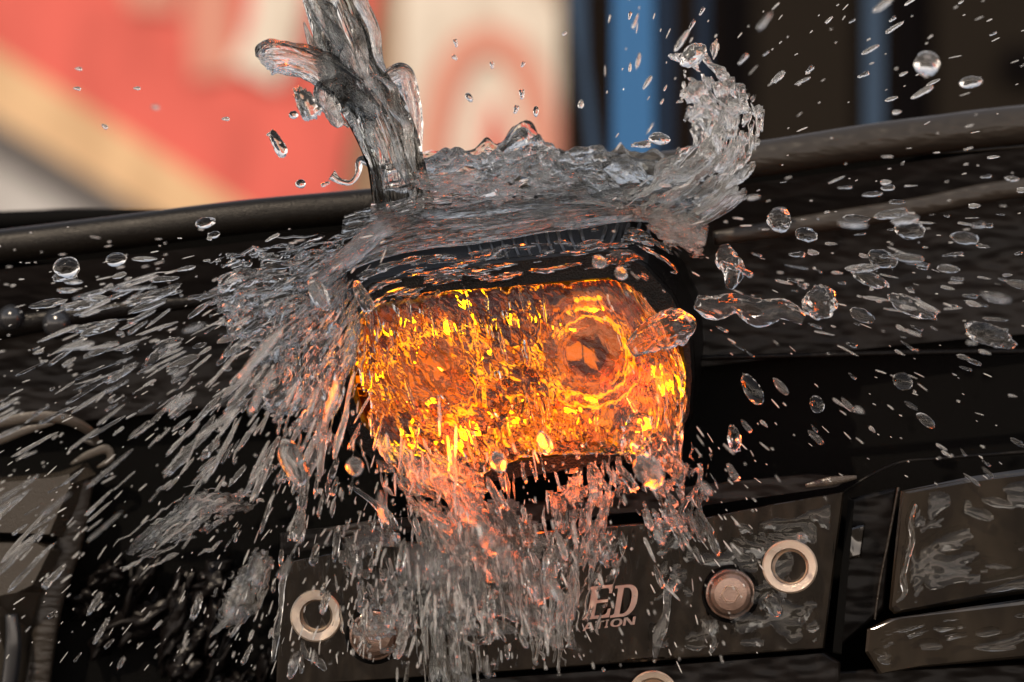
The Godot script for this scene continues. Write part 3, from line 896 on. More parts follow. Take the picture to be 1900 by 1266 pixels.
	tag(part("threads", strands(pr, 110, Vector2(0.05, 0.16), Vector2(1.5, 5), 0.0026, Vector2(0.0, 0.6)), M.water_white, plume), "", "", "", "stuff")
	# fan to the left
	var fan := thing("left_fan", "wide torn fan of grey water flung left and down from the lamp's corner", "water", P(540, 560, 0.02))
	var fr := rows_of([[[640, 440, 0.0], [560, 450, 0.01], [480, 455, 0.02], [400, 470, 0.03]],
		[[640, 480, 0.006], [560, 510, 0.016], [470, 530, 0.026], [400, 560, 0.036]],
		[[645, 520, 0.01], [580, 570, 0.02], [510, 620, 0.03], [440, 660, 0.04]],
		[[660, 560, 0.012], [620, 630, 0.022], [570, 700, 0.032], [500, 780, 0.042]],
		[[672, 600, 0.012], [660, 680, 0.022], [640, 750, 0.03], [610, 830, 0.038]]])
	part("spray_sheet", sheet(fr, 160, 150, 0.0034, func(u, v): return torn(u, v, 3.0, 15.0, 210.0, 0.34 + 0.55 * maxf(0.0, u - 0.35), 0.15), func(u, v): return 0.006 * nz(u * 3.0, v * 8.0, 800.0) + 0.002 * nz(u * 6.0, v * 26.0, 820.0)), M.water_splash, fan)
	tag(part("threads", strands(fr, 220, Vector2(0.10, 0.35), Vector2(1.5, 4.5), 0.004, Vector2(0.0, 0.85)), M.water_soft, fan), "", "", "", "stuff")
	tag(part("threads", strands(fr, 150, Vector2(0.06, 0.2), Vector2(3, 10), 0.006, Vector2(0.3, 1.05)), M.water_bead, fan), "", "", "", "stuff")
	# film over the lens
	var film := thing("lens_film", "rippled film of water streaming down over the glowing amber lens", "water", P(960, 840, 0.006))
	var lr := rows_of([[[655, 560, 0.008], [662, 640, 0.010], [670, 720, 0.012], [690, 800, 0.014], [735, 880, 0.016]],
		[[760, 545, 0.009], [775, 640, 0.013], [795, 720, 0.015], [825, 800, 0.017], [860, 890, 0.019]],
		[[900, 535, 0.009], [925, 640, 0.013], [950, 720, 0.014], [965, 790, 0.012], [975, 850, 0.011]],
		[[1040, 525, 0.008], [1060, 620, 0.010], [1075, 700, 0.010], [1085, 780, 0.010], [1090, 845, 0.010]],
		[[1140, 520, 0.008], [1180, 610, 0.010], [1200, 690, 0.010], [1200, 770, 0.012], [1190, 850, 0.014]],
		[[1190, 545, 0.008], [1250, 630, 0.011], [1275, 710, 0.013], [1270, 790, 0.015], [1262, 890, 0.018]]])
	var calm := func(u, v): return 1.0 - 0.72 * smoothstep(0.0, 0.35, 1.0 - Vector2((u - 0.42) / 0.50, (v - 0.71) / 0.24).length())
	part("skin", sheet(lr, 200, 310, 0.0022, func(u, v): return 0.75 * edge(u, v, 0.05) + nz(u * 5.0, v * 22.0, 300.0) * calm.call(u, v) - 0.02, func(u, v): return (0.0013 * nz(u * 4.0 + v * 2.0, v * 13.0 - u * 5.0, 900.0) + 0.0005 * nz(u * 15.0 + v * 6.0, v * 40.0 - u * 16.0, 930.0)) * calm.call(u, v)), M.water_film, film)
	tag(part("threads", strands(lr, 130, Vector2(0.06, 0.22), Vector2(3, 9), 0.0018, Vector2(-0.02, 0.95), func(_u, v): return v < 0.5 or v > 0.86 or rng.randf() < 0.1), M.water, film), "", "", "", "stuff")
	part("knob", tube([P(1170, 650, 0.008), P(1205, 628, 0.012), P(1240, 612, 0.016), P(1268, 604, 0.016), P(1290, 600, 0.014)], [0.003, 0.006, 0.0075, 0.007, 0.002], 60, 54, 0.4, 1.4, 1.8, 0.6, 210.0), M.water_bead, film)
	part("spout", tube([P(1190, 770, 0.012), P(1185, 800, 0.014), P(1175, 830, 0.016), P(1178, 860, 0.016)], [0.004, 0.0065, 0.005, 0.002], 30, 24, 0.5, 2.0, 1.6, 0.8, 250.0), M.water_bead, film)
	part("spout", tube([P(1210, 810, 0.012), P(1225, 840, 0.015), P(1245, 860, 0.017), P(1258, 885, 0.018)], [0.004, 0.005, 0.0045, 0.001], 30, 24, 0.5, 2.0, 1.6, 0.8, 270.0), M.water_bead, film)
	# falls under the lamp
	var falls := [
		["left_fall", "broad orange-lit fall of water tumbling from the lamp's lower left corner", [[[690, 800, 0.018], [720, 880, 0.02], [780, 960, 0.022], [830, 1040, 0.022]], [[760, 830, 0.02], [810, 900, 0.026], [860, 970, 0.028], [890, 1050, 0.028]], [[870, 850, 0.016], [890, 900, 0.02], [930, 970, 0.022], [960, 1040, 0.022]]], 0.22, 80, M.water_white],
		["orange_curtain", "broad loose curtain of fine orange-lit threads from the lamp down over the plate", [[[600, 800, 0.02], [610, 920, 0.024], [630, 1060, 0.026], [650, 1210, 0.024]], [[760, 840, 0.022], [780, 940, 0.03], [800, 1070, 0.032], [820, 1215, 0.03]], [[930, 860, 0.02], [940, 950, 0.03], [960, 1080, 0.032], [970, 1220, 0.03]], [[1060, 850, 0.018], [1060, 950, 0.026], [1060, 1080, 0.028], [1050, 1210, 0.026]], [[1210, 830, 0.016], [1200, 930, 0.022], [1160, 1030, 0.022], [1120, 1120, 0.02]]], 0.62, 130, M.water_soft],
		["centre_fall", "column of clear water falling down the middle of the mounting plate", [[[780, 930, 0.012], [790, 1030, 0.014], [785, 1130, 0.016], [800, 1290, 0.016]], [[815, 930, 0.016], [815, 1030, 0.018], [810, 1130, 0.02], [825, 1290, 0.02]], [[850, 930, 0.012], [845, 1030, 0.014], [850, 1130, 0.016], [880, 1290, 0.016]]], 0.1, 150, M.water_white],
		["plate_splash", "churned whitish splash across the plate just left of the lettering", [[[780, 1080, 0.012], [800, 1120, 0.014], [810, 1160, 0.016], [820, 1200, 0.014]], [[880, 1030, 0.016], [890, 1090, 0.02], [920, 1150, 0.022], [950, 1190, 0.02]], [[980, 1030, 0.014], [990, 1100, 0.02], [1010, 1160, 0.022], [1030, 1205, 0.018]], [[1070, 1050, 0.012], [1070, 1110, 0.014], [1070, 1160, 0.016], [1060, 1205, 0.014]]], 0.28, 90, M.water_white],
		["right_fall", "thin misty veil of water hanging under the lamp's right half", [[[1040, 840, 0.008], [1030, 930, 0.012], [1010, 1030, 0.014], [1000, 1110, 0.014]], [[1110, 835, 0.012], [1100, 920, 0.016], [1080, 1030, 0.018], [1060, 1120, 0.018]], [[1180, 830, 0.012], [1160, 910, 0.016], [1130, 1020, 0.018], [1110, 1100, 0.016]]], 0.6, 60, M.water_soft],
		["clump_fall", "small clump of water streaks above the left steel washer, below the fan", [[[640, 1060, 0.012], [650, 1120, 0.014], [655, 1180, 0.014]], [[720, 1055, 0.014], [725, 1120, 0.016], [730, 1185, 0.016]], [[775, 1060, 0.012], [775, 1120, 0.014], [770, 1180, 0.014]]], 0.4, 90, M.water_white],
		["tail_clump", "furry clump of flying water low on the left, clear of the lamp", [[[470, 945, 0.03], [430, 960, 0.034], [380, 1000, 0.036], [300, 1040, 0.04]], [[440, 930, 0.03], [380, 935, 0.034], [320, 970, 0.036], [240, 1030, 0.04]], [[350, 930, 0.03], [320, 945, 0.034], [280, 985, 0.036], [230, 1025, 0.04]]], 0.3, 110, M.water_white],
		["tail_streak", "slanting bundle of water streaks falling left of the left steel washer", [[[500, 1020, 0.03], [480, 1070, 0.03], [450, 1130, 0.03], [415, 1165, 0.03]], [[475, 1025, 0.03], [455, 1070, 0.034], [430, 1120, 0.034], [405, 1160, 0.03]], [[510, 1040, 0.03], [495, 1090, 0.034], [470, 1140, 0.03], [440, 1160, 0.03]]], 0.1, 40, M.water_soft],
		["hanging_cords", "tangle of clear water cords hanging right of the lamp's lower corner", [[[1190, 850, 0.014], [1185, 900, 0.016], [1180, 950, 0.016], [1200, 1010, 0.014]], [[1250, 850, 0.014], [1260, 900, 0.018], [1270, 960, 0.018], [1290, 1010, 0.016]], [[1320, 840, 0.014], [1310, 890, 0.016], [1300, 950, 0.016], [1310, 1020, 0.014]]], 0.6, 60, M.water_bead]]
	for f in falls:
		var o := thing(f[0], f[1], "water", P(f[2][1][1][0], f[2][1][1][1], 0.015))
		var rows := rows_of(f[2])
		var s := rng.randf() * 900.0
		var hole: float = f[3]
		part("torn_sheet", sheet(rows, 90, 70, 0.0026, func(u, v): return torn(u, v, 3.0, 6.0, s, hole, 0.45), func(u, v): return 0.006 * nz(u * 3.0, v * 4.0, s + 50.0) + 0.002 * nz(u * 5.0, v * 14.0, s + 80.0)), M.water_flow, o)
		tag(part("threads", strands(rows, f[4], Vector2(0.05, 0.3), Vector2(2, 8), 0.0045, Vector2(-0.02, 0.85)), f[5], o), "", "", "", "stuff")
	# thin water lying on the panels
	for f in [["panel_film", "wavy film of water sliding down the upper right bumper panel", [[[1690, 920, 0.0075], [1680, 1000, 0.0095], [1668, 1060, 0.0115], [1662, 1132, 0.0135]], [[1760, 905, 0.0072], [1750, 980, 0.0092], [1740, 1060, 0.0112], [1735, 1120, 0.0132]], [[1900, 885, 0.0068], [1900, 960, 0.0086], [1900, 1040, 0.0106], [1900, 1095, 0.0126]], [[2100, 860, 0.006], [2100, 940, 0.008], [2100, 1000, 0.01], [2100, 1060, 0.012]]], 1.1],
		["panel_film", "wavy film of water on the lower right bumper panel", [[[1625, 1180, 0.0085], [1620, 1200, 0.0095], [1620, 1240, 0.0105]], [[1780, 1145, 0.0075], [1780, 1180, 0.0085], [1780, 1230, 0.0098]], [[1960, 1115, 0.0075], [1960, 1150, 0.0085], [1960, 1210, 0.0098]]], 1.15],
		["panel_film", "rippled film of water round the right washer and bolt on the mounting plate", [[[1210, 985, -0.0005], [1205, 1060, 0.0], [1200, 1140, 0.001], [1195, 1215, 0.002]], [[1380, 960, -0.0005], [1375, 1040, 0.0], [1370, 1130, 0.001], [1365, 1210, 0.002]], [[1550, 930, -0.0005], [1545, 1030, 0.0], [1540, 1120, 0.001], [1530, 1200, 0.002]]], 1.0]]:
		var o := thing(f[0], f[1], "water", P(f[2][1][1][0], f[2][1][1][1], 0.004), "films of water on the panels")
		var s := rng.randf() * 900.0
		var hole: float = f[3]
		part("skin", sheet(rows_of(f[2]), 120, 120, 0.0007, func(u, v): return torn(u, v, 3.0, 3.0, s, hole, 0.1), func(u, v): return 0.0009 * nz(u * 2.2, v * 2.6, s + 20.0) + 0.00025 * nz(u * 7.0, v * 6.0, s + 60.0)), M.water, o)
	for c in [
		["pale thread of water running down the left edge of the upper right bumper panel", [[1700, 935], [1690, 970], [1694, 1000], [1684, 1040], [1676, 1070], [1680, 1100], [1664, 1118]], 0.0012],
		["thread of water down the mounting plate right of the lettering", [[1262, 1010], [1256, 1060], [1240, 1100], [1236, 1140], [1222, 1180], [1216, 1222]], 0.0022],
		["short thread of water below the right socket bolt", [[1330, 1150], [1322, 1170], [1326, 1195], [1318, 1212]], 0.0012],
		["bluish thread of water down the plate's left end", [[535, 1030], [524, 1080], [520, 1130], [512, 1180], [506, 1230]], 0.0014],
		["thread of water under the left steel washer", [[560, 1190], [566, 1215], [590, 1228], [604, 1245]], 0.0016]]:
		var pts := []
		for k in c[1]:
			pts.append(P(k[0], k[1], 0.0085 if k[0] > 1600 else -0.0028 + 0.1 * K * (k[1] - 1095)))
		tag(obj("water_thread", tube(pts, [c[2] * 0.3, c[2], c[2] * 0.7, c[2] * 1.2, c[2] * 0.4], 70, 14, 0.4, 3.0, 1.0, 0.5, c[2] * 90000.0), M.water_bead), c[0], "water", "threads of water on the panels")
	# cords and beads
	var cords := [
		["looping cord of water with a dark bead at its end, left of the jet's foot", [[615, 325, 0.0], [632, 336, 0.0], [652, 338, 0.0], [664, 320, 0.0], [668, 298, 0.0], [690, 300, -0.002]], [0.0024, 0.0012, 0.0010, 0.0012, 0.0016, 0.003]],
		["knotted rope of clear water flying right from the lamp's corner", [[1292, 560, 0.014], [1330, 572, 0.016], [1370, 566, 0.018], [1410, 580, 0.018], [1450, 574, 0.018], [1492, 594, 0.018]], [0.003, 0.005, 0.0042, 0.0056, 0.0046, 0.002]],
		["leaf-shaped flap of clear water hanging off the lamp's upper right corner", [[1345, 455, 0.004], [1350, 480, 0.006], [1362, 505, 0.006], [1352, 535, 0.004]], [0.002, 0.0052, 0.0046, 0.0015]],
		["curled bright cord of water under the lamp's right corner", [[1300, 860, 0.016], [1296, 900, 0.018], [1270, 935, 0.018], [1262, 965, 0.018], [1284, 1000, 0.018]], [0.0008, 0.001, 0.0012, 0.001, 0.0008]],
		["bent spray cord with a bead above the left steel washer", [[655, 905, 0.016], [690, 930, 0.018], [720, 960, 0.018], [735, 985, 0.018]], [0.0008, 0.0014, 0.0022, 0.0012]]]
	for c in cords:
		var pts := []
		for p in c[1]:
			pts.append(P(p[0], p[1], p[2]))
		tag(obj("water_rope", tube(pts, c[2], 80, 28, 0.32, 2.6, 1.0, 0.8, rng.randf() * 500.0), M.water_bead), c[0], "water", "ropes of water")

func make_drops() -> void:
	var shapes := {
		"ball": [lump(0.05, 0.8, 3.0, 0.0, 2.0, 48, 32), lump(0.09, 0.9, 40.0, 0.1, 2.0, 48, 32), lump(0.14, 0.8, 80.0, -0.1, 2.1, 48, 32)],
		"streak": [lump(0.16, 1.0, 5.0, 0.2, 3.0, 30, 30), lump(0.22, 1.2, 55.0, -0.3, 2.4, 30, 30), lump(0.3, 1.5, 120.0, 0.3, 3.0, 30, 30), lump(0.4, 1.7, 160.0, 0.0, 2.5, 30, 30)],
		"clump": [lump(0.27, 0.7, 7.0, 0.1, 2.2, 56, 40), lump(0.27, 0.8, 77.0, -0.2, 2.2, 56, 40), lump(0.25, 0.95, 177.0, 0.0, 2.3, 56, 40)]}
	var loose := []
	# the ones one can point at: x, y, long, wide, degrees, shape, material, z, label
	for d in [
		[122, 497, 50, 40, 5, "ball", "water", 0.02, "largest round clear drop near the left end of the black lip"],
		[215, 482, 40, 26, 8, "ball", "water", 0.02, "clear oval drop right of the largest round drop on the left"],
		[120, 514, 46, 14, 6, "streak", "water_bead", 0.012, "flat reddish streak of water just under the largest round drop"],
		[382, 413, 38, 20, 12, "ball", "water", 0.0, "shiny drop lying on the black lip, upper of two"],
		[396, 436, 24, 13, 14, "ball", "water", 0.0, "smaller shiny drop under another on the black lip"],
		[1722, 117, 48, 46, 30, "ball", "water_soft", 0.09, "big blurred bluish drop floating before the dark shed"],
		[1804, 152, 44, 22, 8, "ball", "water_soft", 0.06, "blurred pale oval drop right of the big bluish drop"],
		[515, 266, 52, 21, -64, "streak", "water", 0.03, "clear capsule-shaped drop falling before the red paint"],
		[567, 190, 62, 34, -58, "streak", "water_bead", 0.045, "blurred rainbow-tinged drop under the jet's left arm"],
		[545, 213, 18, 15, 0, "ball", "water", 0.03, "tiny drop left of the rainbow-tinged drop"],
		[557, 341, 20, 17, 0, "ball", "water", 0.0, "small dark bead just above the black lip before the red paint"],
		[1205, 878, 72, 46, -58, "ball", "water_soft", 0.08, "big blurred orange-lit drop below the lamp's right corner"],
		[543, 858, 92, 46, -66, "ball", "water_bead", 0.07, "long blurred drop with one orange side left of the left fall"],
		[658, 866, 36, 32, -80, "ball", "water_soft", 0.08, "round blurred orange blob just right of the long blurred drop"],
		[925, 858, 40, 30, -70, "ball", "water_soft", 0.08, "blurred drop half orange half blue beneath the prisms"],
		[1012, 822, 46, 24, -62, "ball", "water_soft", 0.08, "pinkish blurred drop over the lens's lower edge"],
		[1113, 486, 28, 22, -30, "ball", "water_soft", 0.07, "blurred orange blob over the housing's top right"],
		[1153, 508, 26, 22, -50, "ball", "water_soft", 0.07, "second blurred pinkish blob right of the orange one over the housing"],
		[1498, 436, 42, 26, -12, "ball", "water", 0.03, "brownish clear drop under the trim ridge, left of the pair"],
		[1446, 408, 40, 44, 60, "clump", "water_bead", 0.02, "bluish twisted drop sitting on the trim ridge"],
		[1690, 427, 58, 34, -8, "ball", "water", 0.04, "large clear drop in the upper middle of the right-hand spray"],
		[1790, 442, 54, 24, -8, "ball", "water_bead", 0.05, "flat blurred drop right of the large clear drop"],
		[1526, 564, 62, 60, -20, "clump", "water_bead", 0.03, "big knobbly drop at the end of the rope of water"],
		[1640, 481, 58, 32, -18, "ball", "water", 0.03, "speckled oval drop in the middle of the right-hand spray"],
		[1615, 518, 66, 26, -22, "clump", "water_bead", 0.03, "ragged drop below the speckled oval drop"],
		[1602, 586, 50, 24, -24, "ball", "water_bead", 0.03, "dim slanting drop right of the big knobbly drop"],
		[1700, 572, 96, 30, -24, "clump", "water_bead", 0.03, "long ragged ligament of water on the right"],
		[1838, 622, 92, 40, -20, "clump", "water_bead", 0.04, "dark crumpled blob of water nearest the right edge"],
		[1676, 708, 40, 32, -30, "ball", "water", 0.02, "clear sparkling drop alone on the dark right side"],
		[1396, 722, 66, 30, -58, "ball", "water", 0.03, "egg-shaped drop with an orange edge right of the lamp"],
		[1516, 750, 34, 26, -70, "ball", "water", 0.02, "clear drop between the egg-shaped drop and the sparkling one"],
		[1363, 815, 48, 24, -82, "clump", "water", 0.02, "upright lens of clear water below the egg-shaped drop"],
		[1718, 780, 42, 18, -38, "ball", "water_bead", 0.02, "slanted drop above the right bumper panel"],
		[1435, 1124, 46, 26, -62, "ball", "water", 0.01, "glinting drop hanging under the right steel washer"],
		[1490, 1000, 20, 16, -40, "ball", "water_soft", 0.08, "faint pink blurred spot above the right steel washer"],
		[590, 545, 62, 30, -62, "clump", "water_soft", 0.03, "pale flat drop where the fan leaves the lamp's corner"],
		[672, 550, 60, 24, -62, "streak", "water_bead", 0.03, "clear drop with an orange edge over the lens's upper left corner"],
		[700, 1165, 50, 44, 20, "clump", "water_soft", 0.014, "pinkish bubble of water clinging over the left socket bolt"],
		[1285, 102, 52, 34, 40, "clump", "water_soft", 0.0, "angular drop at the very tip of the right plume"],
		[1225, 258, 40, 22, -8, "ball", "water_bead", 0.0, "bright white drop just above the lip before the blue post"],
		[1190, 268, 34, 12, 4, "streak", "water_soft", 0.0, "pale flat streak left of the bright white drop over the blue post"]]:
		var o := drop(shapes[d[5]], d[0], d[1], d[2], d[3], d[4], d[7], M[d[6]])
		tag(o, d[8], "water drop", "single drops one can point at")
	# fields of flying drops: region, how many, length, width, where they fly from, jitter, depth, shapes, materials, labels
	for f in [
		[[[60, 560], [240, 470], [440, 520], [470, 640], [330, 740], [120, 690]], 52, [26, 80], [6, 17], [760, 420], 8, [0.0, 0.05], ["streak", "clump", "ball"], ["water_bead", "water_soft", "water_white"], "pale elongated drop flying left before the dark grille", "drops flying left of the fan"],
		[[[0, 720], [260, 700], [420, 830], [330, 960], [60, 1060], [0, 1060]], 52, [30, 125], [3, 9], [760, 400], 5, [0.02, 0.09], ["streak"], ["water_soft", "water_white"], "thin bright streak of water slanting across the left bumper end", "streaks over the left bumper end"],
		[[[70, 1040], [300, 1050], [500, 1000], [520, 1220], [120, 1240]], 22, [20, 66], [4, 14], [760, 380], 9, [0.0, 0.06], ["streak", "clump"], ["water_bead", "water_soft"], "small streak of water falling low on the left before rough dark metal", "streaks low on the left"],
		[[[330, 720], [470, 660], [640, 720], [640, 900], [480, 900], [260, 860]], 50, [40, 130], [6, 17], [740, 400], 8, [0.01, 0.06], ["streak", "streak", "clump"], ["water_soft", "water_white"], "plump grey streak of water in the thick of the left spray", "streaks in the thick of the left spray"],
		[[[520, 860], [720, 860], [960, 900], [1060, 1000], [1060, 1240], [500, 1240]], 46, [24, 78], [7, 19], [700, 300], 9, [0.01, 0.06], ["streak", "clump"], ["water_bead", "water_soft", "water"], "steep drop streaking down under the lamp before the mounting plate", "drops falling under the lamp"],
		[[[1060, 880], [1250, 860], [1400, 880], [1380, 1020], [1180, 1110], [1060, 1090]], 22, [24, 64], [6, 16], [900, 350], 9, [0.01, 0.06], ["streak"], ["water_bead", "water_soft", "water"], "orange-flecked streak falling under the lamp's right corner", "drops under the lamp's right corner"],
		[[[1340, 370], [1900, 280], [1900, 690], [1560, 640], [1340, 520]], 46, [18, 62], [5, 17], [1080, 420], 6, [0.0, 0.07], ["streak", "ball", "clump"], ["water_bead", "water_soft"], "tan drop flying right across the black side of the truck", "drops flying right"],
		[[[1270, 680], [1560, 660], [1900, 700], [1900, 900], [1330, 880]], 20, [16, 46], [4, 15], [1060, 400], 8, [0.0, 0.06], ["streak", "ball"], ["water_bead", "water_soft"], "small drop falling right of the lamp over black bodywork", "drops falling right of the lamp"],
		[[[1130, 0], [1900, 0], [1900, 320], [1440, 260], [1130, 200]], 34, [12, 48], [4, 11], [1080, 430], 5, [-0.02, 0.08], ["streak", "streak", "ball"], ["water_soft", "water_white"], "short bright streak of water in front of the dark shed", "streaks before the dark shed"],
		[[[60, 120], [480, 140], [640, 340], [240, 380], [60, 300]], 8, [12, 28], [6, 12], [760, 300], 20, [0.0, 0.07], ["ball", "streak"], ["water", "water_bead"], "faint grey speck of water before the red and tan paint", "specks before the red paint"],
		[[[830, 60], [1060, 60], [1090, 260], [860, 240]], 10, [10, 22], [6, 12], [900, 500], 20, [-0.02, 0.05], ["ball"], ["water", "water_bead"], "faint grey speck of water before the cream arch", "specks before the cream arch"]]:
		var pl := PackedVector2Array()
		var lo := Vector2(1e9, 1e9)
		var hi := -lo
		for p in f[0]:
			var q := Vector2(p[0], p[1])
			pl.append(q)
			lo = lo.min(q)
			hi = hi.max(q)
		var left: int = f[1]
		while left > 0:
			var q := Vector2(rng.randf_range(lo.x, hi.x), rng.randf_range(lo.y, hi.y))
			if not Geometry2D.is_point_in_polygon(q, pl):
				continue
			left -= 1
			var dir := q - Vector2(f[4][0], f[4][1])
			var a: float = rad_to_deg(atan2(-dir.y, dir.x)) + rng.randfn() * f[5]
			var big := pow(rng.randf(), 2.0)
			var kind: String = f[7][rng.randi() % f[7].size()]
			var l := lerpf(f[2][0], f[2][1], big)
			var w := minf(lerpf(f[3][0], f[3][1], clampf(big + rng.randfn() * 0.2, 0, 1)), l * (0.8 if kind == "ball" else 0.45))
			var z: float = rng.randf_range(f[6][0], f[6][1]) + (0.1 if rng.randf() < 0.12 else 0.0)
			loose.append([null, q, l, w, kind, f[10], a, z, f[8][rng.randi() % f[8].size()]])
	loose.sort_custom(func(a, b): return a[2] * sqrt(a[3]) > b[2] * sqrt(b[3]))
	var rest := loose.slice(255)
	loose = loose.slice(0, 255)
	for e in loose:
		e[0] = drop(shapes[e[4]], e[1].x, e[1].y, e[2], e[3], e[6], e[7], M[e[8]])
	name_drops(loose)
	var small := MultiMesh.new()
	small.transform_format = MultiMesh.TRANSFORM_3D
	small.mesh = shapes.streak[1]
	var crowds := [[230, 850.0, 170.0, 990.0, 110.0, 6.0, 60.0, 6.5, Vector2(800, 200)], [150, 870.0, 90.0, 1150.0, 40.0, 8.0, 60.0, 6.5, Vector2(850, 500)], [190, 310.0, 130.0, 660.0, 85.0, 8.0, 80.0, 7.0, Vector2(760, 410)], [90, 510.0, 80.0, 830.0, 70.0, 8.0, 84.0, 7.0, Vector2(720, 380)], [100, 1620.0, 150.0, 520.0, 80.0, 10.0, 40.0, 9.0, Vector2(1080, 420)]]
	var total := rest.size()
	for c in crowds:
		total += c[0]
	small.instance_count = total
	for i in rest.size():
		var r: Array = rest[i]
		small.set_instance_transform(i, Transform3D(Basis(Vector3(0, 0, 1), deg_to_rad(r[6])).scaled_local(Vector3(r[2], r[3], r[3]) * K), P(r[1].x, r[1].y, r[7])))
	var at := rest.size()
	for c in crowds:
		for i in c[0]:
			var q := Vector2(c[1] + rng.randfn() * c[2], c[3] + rng.randfn() * c[4])
			var dir: Vector2 = q - c[8]
			var l: float = c[5] + pow(rng.randf(), 2.2) * c[6]
			var w := minf(l * rng.randf_range(0.08, 0.4), rng.randf_range(2.5, c[7]))
			if noise.get_noise_3d(q.x * 0.35, q.y * 0.35, 60.0) < -0.12:
				q += Vector2(rng.randfn(), rng.randfn()) * 60.0
			if Rect2(1075, 1080, 125, 105).has_point(q):
				q.x -= 190.0
			if rng.randf() < 0.25:
				l = w * rng.randf_range(1.1, 1.8)
			var turn := atan2(-dir.y, dir.x) + rng.randfn() * 0.13
			small.set_instance_transform(at, Transform3D(Basis(Vector3(0, 0, 1), turn) * Basis(Vector3(1, 0, 0), rng.randf() * TAU) * Basis.from_scale(Vector3(l, w, w) * K), P(q.x, q.y, rng.randf_range(0.012, 0.07))))
			at += 1
	for share in 2:      # every other one clear, the rest whitened by air
		var half := MultiMesh.new()
		half.transform_format = MultiMesh.TRANSFORM_3D
		half.mesh = shapes.streak[1 + share]
		half.instance_count = total / 2
		for i in total / 2:
			half.set_instance_transform(i, small.get_instance_transform(i * 2 + share))
		var so := MultiMeshInstance3D.new()
		so.name = numbered("small_drops")
		so.multimesh = half
		so.material_override = M.water_mist if share == 0 else M.water
		add_child(so)
		tag(so, ["crowd of small whitish drops among the larger ones, thickest under the lamp", "crowd of small clear drops among the larger ones, thickest under the lamp"][share], "spray", "", "stuff")
	# fine spray: far too many to count
	for s in [[650, [-40, 420, 720, 1240], [740, 420], 26.0, "fine_spray", "fine spray of tiny droplets streaking left and down from the lamp"], [300, [1120, -20, 1940, 900], [1080, 420], 20.0, "fine_spray", "fine spray of tiny droplets streaking right from the lamp"], [380, [500, 830, 1420, 1240], [860, 300], 22.0, "fine_spray", "fine spray of tiny droplets falling below the lamp"]]:
		var mm := MultiMesh.new()
		mm.transform_format = MultiMesh.TRANSFORM_3D
		mm.mesh = lump(0.25, 1.3, 9.0, 0.1, 2.6, 8, 6)
		mm.instance_count = s[0]
		for i in s[0]:
			var q := Vector2(rng.randf_range(s[1][0], s[1][2]), rng.randf_range(s[1][1], s[1][3]))
			var dir := q - Vector2(s[2][0], s[2][1])
			var a := atan2(-dir.y, dir.x) + rng.randfn() * 0.12
			var l: float = 4.0 + pow(rng.randf(), 3.0) * s[3]
			var w := minf(1.4 + rng.randf() * 1.6, l * 0.45)
			mm.set_instance_transform(i, Transform3D(Basis(Vector3(0, 0, 1), a).scaled_local(Vector3(l, w, w) * K), P(q.x, q.y, rng.randf_range(-0.01, 0.1))))
		var o := MultiMeshInstance3D.new()
		o.name = numbered(s[4])
		o.multimesh = mm
		o.material_override = M.water_dust
		add_child(o)
		tag(o, s[5], "spray", "", "stuff")

func drop(choices: Array, x: float, y: float, l: float, w: float, deg: float, z: float, material: Material) -> MeshInstance3D:
	var o := obj("water_drop", choices[rng.randi() % choices.size()], material)
	var s := (D - z) / D * K
	o.transform = Transform3D(Basis(Vector3(0, 0, 1), deg_to_rad(deg)) * Basis(Vector3(1, 0, 0), rng.randf() * TAU) * Basis.from_scale(Vector3(l, w, w) * s), P(x, y, z))
	return o

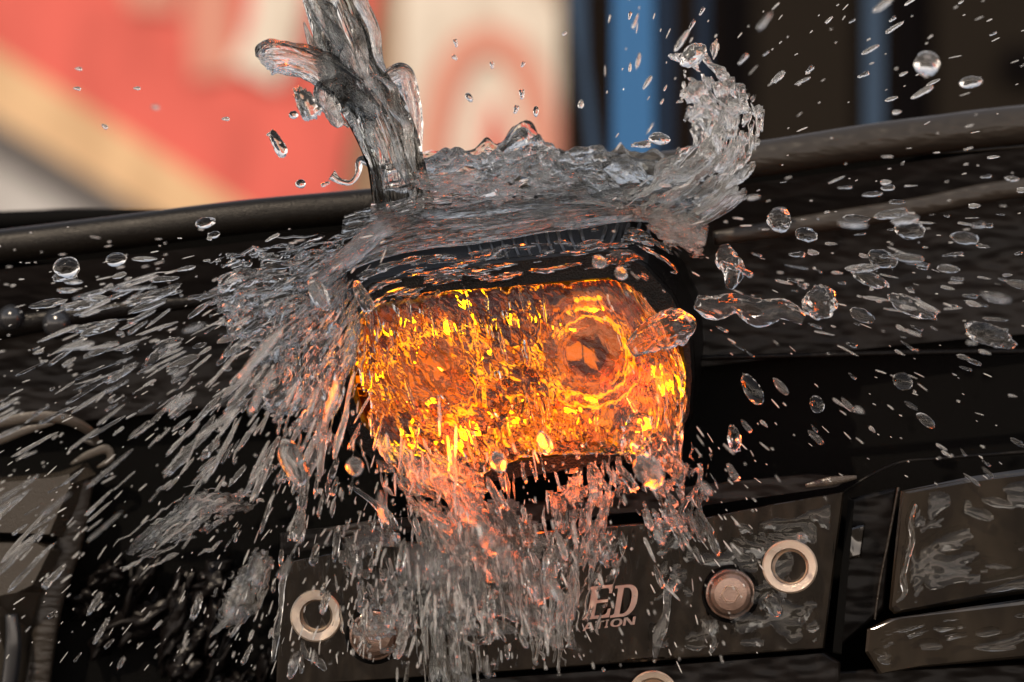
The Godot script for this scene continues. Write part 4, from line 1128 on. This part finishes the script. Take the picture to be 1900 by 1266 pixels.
# each flying drop is told apart by its size and shape and by what it flies beside
func name_drops(loose: Array) -> void:
	var marks := [["the left steel washer", 586, 1144], ["the left socket bolt", 694, 1180], ["the pale lettering", 1130, 1130], ["the right socket bolt", 1356, 1103], ["the right steel washer", 1466, 1052], ["the chrome strip", 1540, 894], ["the curved bars", 90, 800], ["the left bumper end", 70, 950], ["the bumper's lower left corner", 70, 1100], ["the two round bumps", 62, 595], ["the largest round drop", 122, 497], ["the left fan", 450, 540], ["the fan's lower edge", 560, 740], ["the furry tail clump", 350, 985], ["the tail streak bundle", 450, 1100], ["the left fall", 830, 950], ["the plate splash", 940, 1130], ["the right fall", 1090, 970], ["the hanging cords", 1255, 930], ["the lamp's right edge", 1300, 720], ["the rope of water", 1400, 575], ["the big knobbly drop", 1526, 564], ["the speckled oval drop", 1640, 481], ["the trim ridge's left end", 1340, 440], ["the large clear drop", 1690, 427], ["the long ragged ligament", 1700, 572], ["the dark crumpled blob", 1838, 622], ["the upper bumper panel", 1790, 960], ["the broad blue post", 1175, 130], ["the plume's tip", 1285, 100], ["the slate post", 1620, 100], ["the big bluish drop", 1722, 117], ["the hood lip's right end", 1850, 235], ["the hood lip's middle right", 1560, 285], ["the cream arch", 905, 150], ["the jet", 640, 100], ["the red paint", 300, 200], ["the tan stripe", 250, 320], ["the long blurred drop", 543, 858], ["the egg-shaped drop", 1396, 722], ["the sparkling clear drop", 1676, 708], ["the rough casting", 300, 1180], ["the spray's dense middle", 330, 700]]
	var same := {}
	for e in loose:
		var q: Vector2 = e[1]
		var best: Array = marks[0]
		for m in marks:
			if q.distance_to(Vector2(m[1], m[2])) < q.distance_to(Vector2(best[1], best[2])):
				best = m
		var d := q - Vector2(best[1], best[2])
		var side := "across"
		if d.length() > 14.0:
			side = ("right of" if d.x > 0.0 else "left of") if absf(d.x) > absf(d.y) else ("below" if d.y > 0.0 else "above")
			side = ("just " if d.length() < 60.0 else "well ") + side
		var size := "small" if e[2] < 32.0 else "mid-sized" if e[2] < 56.0 else "long"
		var shape := "roundish drop" if e[4] == "ball" else "knotted drop" if e[4] == "clump" else "thin streak" if e[3] < e[2] * 0.2 else "streak"
		var text := "%s %s of water %s %s" % [size, shape, side, best[0]]
		if not same.has(text):
			same[text] = []
		same[text].append(e)
	for text in same:
		var those: Array = same[text]
		those.sort_custom(func(a, b): return a[1].x < b[1].x)
		var place := ["leftmost", "second from the left", "third from the left", "fourth from the left", "fifth from the left", "sixth from the left", "seventh from the left", "eighth from the left"]
		for i in those.size():
			var which: String = text
			if those.size() > 1:
				which += ", " + ("rightmost" if i == those.size() - 1 else place[mini(i, 7)])
			tag(those[i][0], which, "water drop", those[i][5])
